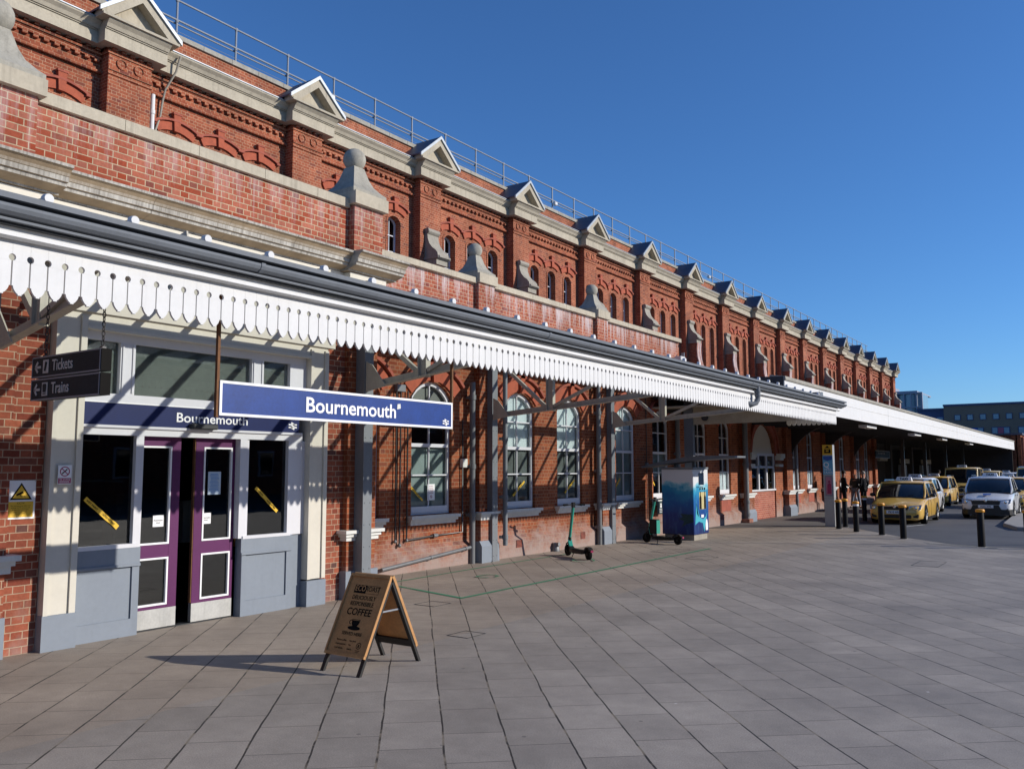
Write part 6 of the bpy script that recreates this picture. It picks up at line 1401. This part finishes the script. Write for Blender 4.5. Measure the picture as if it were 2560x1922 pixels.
# ================================================================== PEOPLE
M_['skin'] = paint('skin', (0.42, 0.22, 0.15), 0.6, var=0.1, obj=True); M_['jacket'] = paint('black_jacket', (0.014, 0.014, 0.017), 0.85, spec=0.1, var=0.3, obj=True, scale=6)
M_['navy'] = paint('dark_top', (0.022, 0.03, 0.028), 0.8, var=0.3, obj=True); M_['jeans'] = paint('blue_jeans', (0.055, 0.085, 0.16), 0.8, var=0.35, obj=True, scale=6); M_['jeans_lt'] = paint('pale_jeans', (0.17, 0.21, 0.27), 0.8, var=0.25, obj=True, scale=6)
M_['hair'] = paint('dark_hair', (0.02, 0.015, 0.012), 0.8, var=0.3, obj=True); M_['hair_grey'] = paint('grey_hair', (0.3, 0.28, 0.26), 0.8, var=0.2, obj=True); M_['shoe'] = paint('dark_shoes', (0.02, 0.018, 0.016), 0.5, var=0.2, obj=True)
def skinmesh(name, verts, edges, radii, mat, parent, root=0, lv=2):
    me = bpy.data.meshes.new(name); me.from_pydata([tuple(v) for v in verts], edges, []); o = bpy.data.objects.new(name, me); COL.objects.link(o)
    o.modifiers.new('s', 'SKIN'); 
    for i, r_ in enumerate(radii):
        sv = me.skin_vertices[0].data[i]; sv.radius = r_ if isinstance(r_, tuple) else (r_, r_); sv.use_root = (i == root)
    o.modifiers['s'].use_smooth_shade = True
    sb_ = o.modifiers.new('u', 'SUBSURF'); sb_.levels = lv; sb_.render_levels = lv
    dg = bpy.context.evaluated_depsgraph_get(); dg.update()
    m2 = bpy.data.meshes.new_from_object(o.evaluated_get(dg)); bpy.data.objects.remove(o)
    m2.materials.clear(); m2.materials.append(M_[mat]); m2.name = name
    for p in m2.polygons: p.use_smooth = True
    o = bpy.data.objects.new(name, m2); COL.objects.link(o); o.parent = parent; KID.setdefault(parent.name, []).append(o); return o
def person(x, y, rz, lab, J, top='jacket', legs='jeans', hair='hair', cap=False, bald=False, hh=1.0, coat_len=0.0):
    """J: joint overrides. local +y is the way the person faces, x to their right"""
    e = empty('person', (x, y, 0), rz, lab, 'person')
    P = dict(pel=(0, 0, .95), wst=(0, 0, 1.08), chs=(0, 0.0, 1.30), nck=(0, .0, 1.48), hd0=(0, .02, 1.56), hd1=(0, .03, 1.70),
             shR=(.19, 0, 1.43), shL=(-.19, 0, 1.43), elR=(.25, -.02, 1.15), elL=(-.25, -.02, 1.15), wrR=(.25, .08, .92), wrL=(-.25, .08, .92),
             hpR=(.10, 0, .92), hpL=(-.10, 0, .92), knR=(.11, .03, .50), knL=(-.11, .03, .50), akR=(.12, 0, .09), akL=(-.12, 0, .09), toR=(.13, .15, .03), toL=(-.13, .15, .03))
    P.update(J); P = {k: Vector(v)*hh for k, v in P.items()}
    nm = ['pel', 'wst', 'chs', 'nck', 'hd0', 'hd1', 'shR', 'elR', 'wrR', 'shL', 'elL', 'wrL', 'hpR', 'knR', 'akR', 'toR', 'hpL', 'knL', 'akL', 'toL']
    ix = {n: i for i, n in enumerate(nm)}; V = [P[n] for n in nm]
    E = [('pel','wst'), ('wst','chs'), ('chs','nck'), ('nck','hd0'), ('hd0','hd1'), ('chs','shR'), ('shR','elR'), ('elR','wrR'), ('chs','shL'), ('shL','elL'), ('elL','wrL'), ('pel','hpR'), ('hpR','knR'), ('knR','akR'), ('akR','toR'), ('pel','hpL'), ('hpL','knL'), ('knL','akL'), ('akL','toL')]
    Rd = dict(pel=(.13,.10), wst=(.12,.09), chs=(.15,.10), nck=.052, hd0=(.075,.085), hd1=(.078,.092), shR=.055, elR=.042, wrR=.03, shL=.055, elL=.042, wrL=.03, hpR=.075, knR=.055, akR=.04, toR=.035, hpL=.075, knL=.055, akL=.04, toL=.035)
    ed = [(ix[a], ix[b_]) for a, b_ in E]; rd = [Rd[n] for n in nm]
    # hands: palm plus five fingers each
    for s in 'RL':
        w_ = P['wr'+s]; d = (w_-P['el'+s]).normalized(); sd_ = Vector((1, 0, 0)) if abs(d.x) < .8 else Vector((0, 1, 0)); sd_ = (sd_-d*sd_.dot(d)).normalized(); up_ = d.cross(sd_)
        V.append(w_+d*.08); rd.append((.036, .018)); pi_ = len(V)-1; ed.append((ix['wr'+s], pi_))
        for k, (o_, l_) in enumerate(((-.027, .062), (-.009, .074), (.009, .078), (.027, .07))):
            V.append(w_+d*.10+sd_*o_); rd.append(.009); a = len(V)-1; ed.append((pi_, a)); V.append(w_+d*(.10+l_)+sd_*o_*1.1+up_*.02); rd.append(.007); ed.append((a, a+1))
        V.append(w_+d*.085-sd_*.05+up_*.01); rd.append(.009); ed.append((pi_, len(V)-1))
    skinmesh('body', V, ed, rd, 'skin', e, 0, 1)
    hc = P['hd0'].lerp(P['hd1'], .75); fdir = Vector(J.get('face', (0, 1, 0))).normalized(); 
    def face(b):
        s_ = fdir.cross(Vector((0, 0, 1))).normalized()
        nb = hc+fdir*.10+Vector((0, 0, -.02)); b.ball(tuple(nb), .018, 8, (1, 1, 1.4))
        for q in (-1, 1): b.ball(tuple(hc+s_*q*.082+Vector((0, 0, -.01))), .028, 8, (.6, .8, 1.2))
    part('nose_and_ears', face, 'skin', e)
    def eyes(b):
        s_ = fdir.cross(Vector((0, 0, 1))).normalized()
        for q in (-1, 1): b.ball(tuple(hc+fdir*.088+s_*q*.032+Vector((0, 0, .012))), .012, 8)
        b.ball(tuple(hc+fdir*.086+Vector((0, 0, -.062))), .016, 8, (1.4, 1.4, .35))
    part('eyes_and_mouth', eyes, 'hair', e)
    if cap:
        def cp(b): b.ball(tuple(hc+Vector((0, 0, .045))), .112, 14, (1, 1.05, .72)); b.prism([(-.07, 0), (.07, 0), (.05, .08), (-.05, .08)], 'z', hc.z+.035, hc.z+.05) if False else b.ball(tuple(hc+fdir*.12+Vector((0, 0, .035))), .07, 10, (1, 1, .15))
        part('cap', cp, 'jacket', e)
    elif not bald: part('hair', lambda b: b.ball(tuple(hc-fdir*.018+Vector((0, 0, .035))), .108, 14, (.95, .98, .85)), hair, e)
    # jacket / top
    tn = ['pel', 'wst', 'chs', 'nck', 'shR', 'elR', 'wrR', 'shL', 'elL', 'wrL']; tv = [P[n].copy() for n in tn]
    tv[0] = tv[0]+Vector((0, 0, -.03-coat_len)); tv[3] = P['nck']+Vector((0, 0, -.015))
    tr = [(.175, .135) if not coat_len else (.19, .15), (.165, .125), (.175, .125), (.07, .07), .078, .062, .05, .078, .062, .05]
    skinmesh('jacket' if top == 'jacket' else 'top', tv, [(0,1), (1,2), (2,3), (2,4), (4,5), (5,6), (2,7), (7,8), (8,9)], tr, top, e, 0, 2)
    ln = ['pel', 'hpR', 'knR', 'akR', 'hpL', 'knL', 'akL']; lv_ = [P[n].copy() for n in ln]
    skinmesh('trousers', lv_, [(0,1), (1,2), (2,3), (0,4), (4,5), (5,6)], [(.14, .115), .098, .075, .062, .098, .075, .062], legs, e, 0, 2)
    for s in 'RL': skinmesh('shoe', [P['ak'+s]+Vector((0, -.05, -.04)), P['ak'+s]+Vector((0, .03, -.045)), P['to'+s]+Vector((0, .0, .015))], [(0,1), (1,2)], [(.045, .042), (.05, .045), (.045, .03)], 'shoe', e, 0, 2)
    return e
S_ = 0.985
person(-10.62, 40.4, R(-72), 'man in a black jacket and cap leaning on the wall left of the totem', dict(pel=(0,.0,.93), wst=(0,-.06,1.07), chs=(0,-.12,1.3), nck=(0,-.1,1.48), hd0=(0,-.05,1.55), hd1=(0,-.0,1.67), shR=(.19,-.12,1.42), shL=(-.19,-.12,1.42), elR=(.24,.0,1.16), wrR=(.10,.12,1.38), elL=(-.24,.0,1.16), wrL=(-.06,.13,1.18), knR=(.12,.12,.50), akR=(.13,.26,.09), toR=(.14,.42,.03), knL=(-.10,.10,.50), akL=(-.11,.18,.09), toL=(-.12,.34,.03), face=(.2,.8,-.3)), 'jacket', 'jeans', cap=True, hh=1.03)
person(-10.35, 42.2, R(-62), 'man in a long dark coat standing just right of the totem', dict(elL=(-.25,.03,1.15), wrL=(-.10,.17,1.12), elR=(.25,.03,1.15), wrR=(.12,.18,1.08), knL=(-.1,.05,.5)), 'jacket', 'jacket', hh=1.04, coat_len=0.2)
person(-10.45, 44.9, R(175), 'bald man in a dark top and pale jeans facing the camera', dict(knR=(.16,.02,.50), akR=(.22,.0,.09), toR=(.25,.14,.03), knL=(-.15,.02,.50), akL=(-.20,0,.09), toL=(-.23,.14,.03)), 'navy', 'jeans_lt', bald=True, hh=0.98)
person(-9.95, 44.4, R(68), 'grey haired man in a black hooded jacket turned away to the left', dict(elL=(-.27,-.04,1.15), wrL=(-.24,.1,.95), elR=(.27,-.06,1.15), wrR=(.24,.08,.95)), 'jacket', 'jacket', hair='hair_grey', hh=1.02)
person(-8.9, 60.0, R(200), 'distant dark haired person in black behind the yellow taxis', dict(), 'jacket', 'jacket', hh=1.02)

# ================================================================== BACKGROUND BUILDINGS
M_['bg_brown'] = paint('bg_render_brown', (0.19, 0.145, 0.11), 0.85, var=0.12, scale=.3); M_['bg_navy'] = paint('bg_render_navy', (0.055, 0.08, 0.17), 0.8, var=0.12, scale=.3)
M_['bg_grey'] = paint('bg_render_grey', (0.26, 0.29, 0.36), 0.8, var=0.1, scale=.3); M_['bg_glass'] = paint('bg_window', (0.17, 0.28, 0.36), 0.15, var=0.25, scale=.4); M_['bg_pink'] = paint('bg_pink', (0.35, 0.07, 0.13), 0.6); M_['bg_lime'] = paint('bg_lime', (0.25, 0.4, 0.05), 0.6); M_['bg_red'] = paint('bg_red', (0.35, 0.06, 0.04), 0.6)
yb = 200.0; s_ = yb/130.0
bgm = empty('apartment_block', (0, 0, 0), 0, 'long brown and navy apartment block with coloured window panels beyond the canopy', 'building')
x0_ = -18.3*s_; 
def skewbox(b, xa, xb, ya, yb_, z0_, z1_): b.box(xa, xb, ya, yb_, z0_, z1_)
part('wall', lambda b: b.box(x0_, 14, yb, yb+16, 0, 14.9), 'bg_brown', bgm)
part('navy_wing', lambda b: b.box(-33.5, x0_-0.05, yb+2, yb+18, 0, 14.3), 'bg_navy', bgm)
part('parapet', lambda b: (b.box(x0_-0.1, 14.2, yb-0.15, yb+16, 14.9, 15.3), b.box(-33.7, x0_-0.15, yb+1.8, yb+18, 14.3, 14.7)), 'bg_navy', bgm)
for i in range(15):
    x = x0_+2.0+i*2.35
    wn = part('window', lambda b: b.box(x, x+1.15, yb-0.12, yb-0.02, 11.85, 13.05), 'royal' if False else 'bg_navy', bgm); part('pane', lambda b: b.box(x+.12, x+1.03, yb-0.16, yb-0.121, 11.97, 12.93), 'bg_glass', wn)
for i in range(7):
    x = x0_+4.0+i*4.7
    wn = part('window', lambda b: b.box(x, x+3.3, yb-0.12, yb-0.02, 7.2, 10.3), 'bg_navy', bgm)
    part('pane', lambda b: (b.box(x+.15, x+1.05, yb-0.16, yb-0.121, 8.7, 10.15), b.box(x+2.25, x+3.15, yb-0.16, yb-0.121, 8.7, 10.15), b.box(x+.15, x+1.05, yb-0.16, yb-0.121, 7.9, 8.55)), 'bg_glass', wn)
    part('colour_panel', lambda b: b.box(x+1.15, x+2.15, yb-0.16, yb-0.121, 7.9, 10.15), ('royal', 'bg_pink', 'royal')[i % 3], wn)
    part('colour_panel', lambda b: b.box(x+.15, x+1.5, yb-0.16, yb-0.121, 7.3, 7.8), ('bg_red', 'bg_lime', 'royal')[(i+1) % 3], wn)
for i in range(2):
    x = -32.0+i*2.2; wn = part('window', lambda b: b.box(x, x+1.3, yb+1.85, yb+1.98, 11.2, 12.8), 'royal', bgm); part('pane', lambda b: b.box(x+.1, x+1.2, yb+1.8, yb+1.849, 11.3, 12.7), 'bg_glass', wn)
tw = empty('corner_tower', (0, 0, 0), 0, 'blue grey tower with glazed corner bay behind the far end of the station', 'building')
part('wall', lambda b: b.box(-47, -37.0, yb+4, yb+20, 0, 18.4), 'bg_navy', tw)
part('brown_panel', lambda b: b.box(-44.5, -40.8, yb+3.9, yb+4.0, 0, 18.0), 'bg_brown', tw)
part('glazed_bay', lambda b: b.prism([(-37.6, yb+3), (-34.8, yb+2.4), (-32.6, yb+3.4), (-32.6, yb+10), (-37.6, yb+10)], 'z', 0, 18.0), 'bg_glass', tw)
part('bay_frame', lambda b: [b.box(x-.12, x+.12, yb+2.2, yb+2.9, 0, 18.4) for x in (-37.6, -36.2, -34.8, -33.7, -32.6)]+[b.box(-37.7, -32.5, yb+2.25, yb+3, z, z+.3) for z in (9, 12, 15, 18.1)], 'bg_grey', tw)
part('roof_slab', lambda b: (b.box(-47.2, -33.5, yb+2.5, yb+20.2, 18.4, 18.75), b.box(-46.6, -39.5, yb+6, yb+16, 18.75, 20.3)), 'bg_grey', tw)
# unseen terrace and boundary wall, added across the forecourt for dark glass reflections
op = empty('added_terrace', (0, 0, 0), 0, 'plain brick terrace added across the forecourt to darken the station glass', 'building')
part('wall', lambda b: b.box(34, 46, -60, 260, 0, 9.5), 'brick_dark', op)
part('roof', lambda b: b.prism([(33.5, 9.5), (46.5, 9.5), (40, 12.0)], 'y', -60.5, 260.5), 'lead_dark', op)
for i in range(54):
    y = -56+i*5.8; wn = part('window', lambda b: (b.box(33.9, 34.0, y, y+1.4, 1.4, 3.4), b.box(33.9, 34.0, y, y+1.4, 5.6, 7.4)), 'white_sash', op); part('pane', lambda b: (b.box(33.86, 33.9, y+.1, y+1.3, 1.5, 3.3), b.box(33.86, 33.9, y+.1, y+1.3, 5.7, 7.3)), 'car_glass', wn)
wl_ = empty('added_boundary_wall', (0, 0, 0), 0, 'low brick boundary wall added along the far side of the forecourt', 'wall')
part('wall', lambda b: b.box(26, 26.4, -60, 27, 0, 1.3), 'brick_dark', wl_); part('coping', lambda b: b.box(25.94, 26.46, -60, 27, 1.3, 1.4), 'stone', wl_)
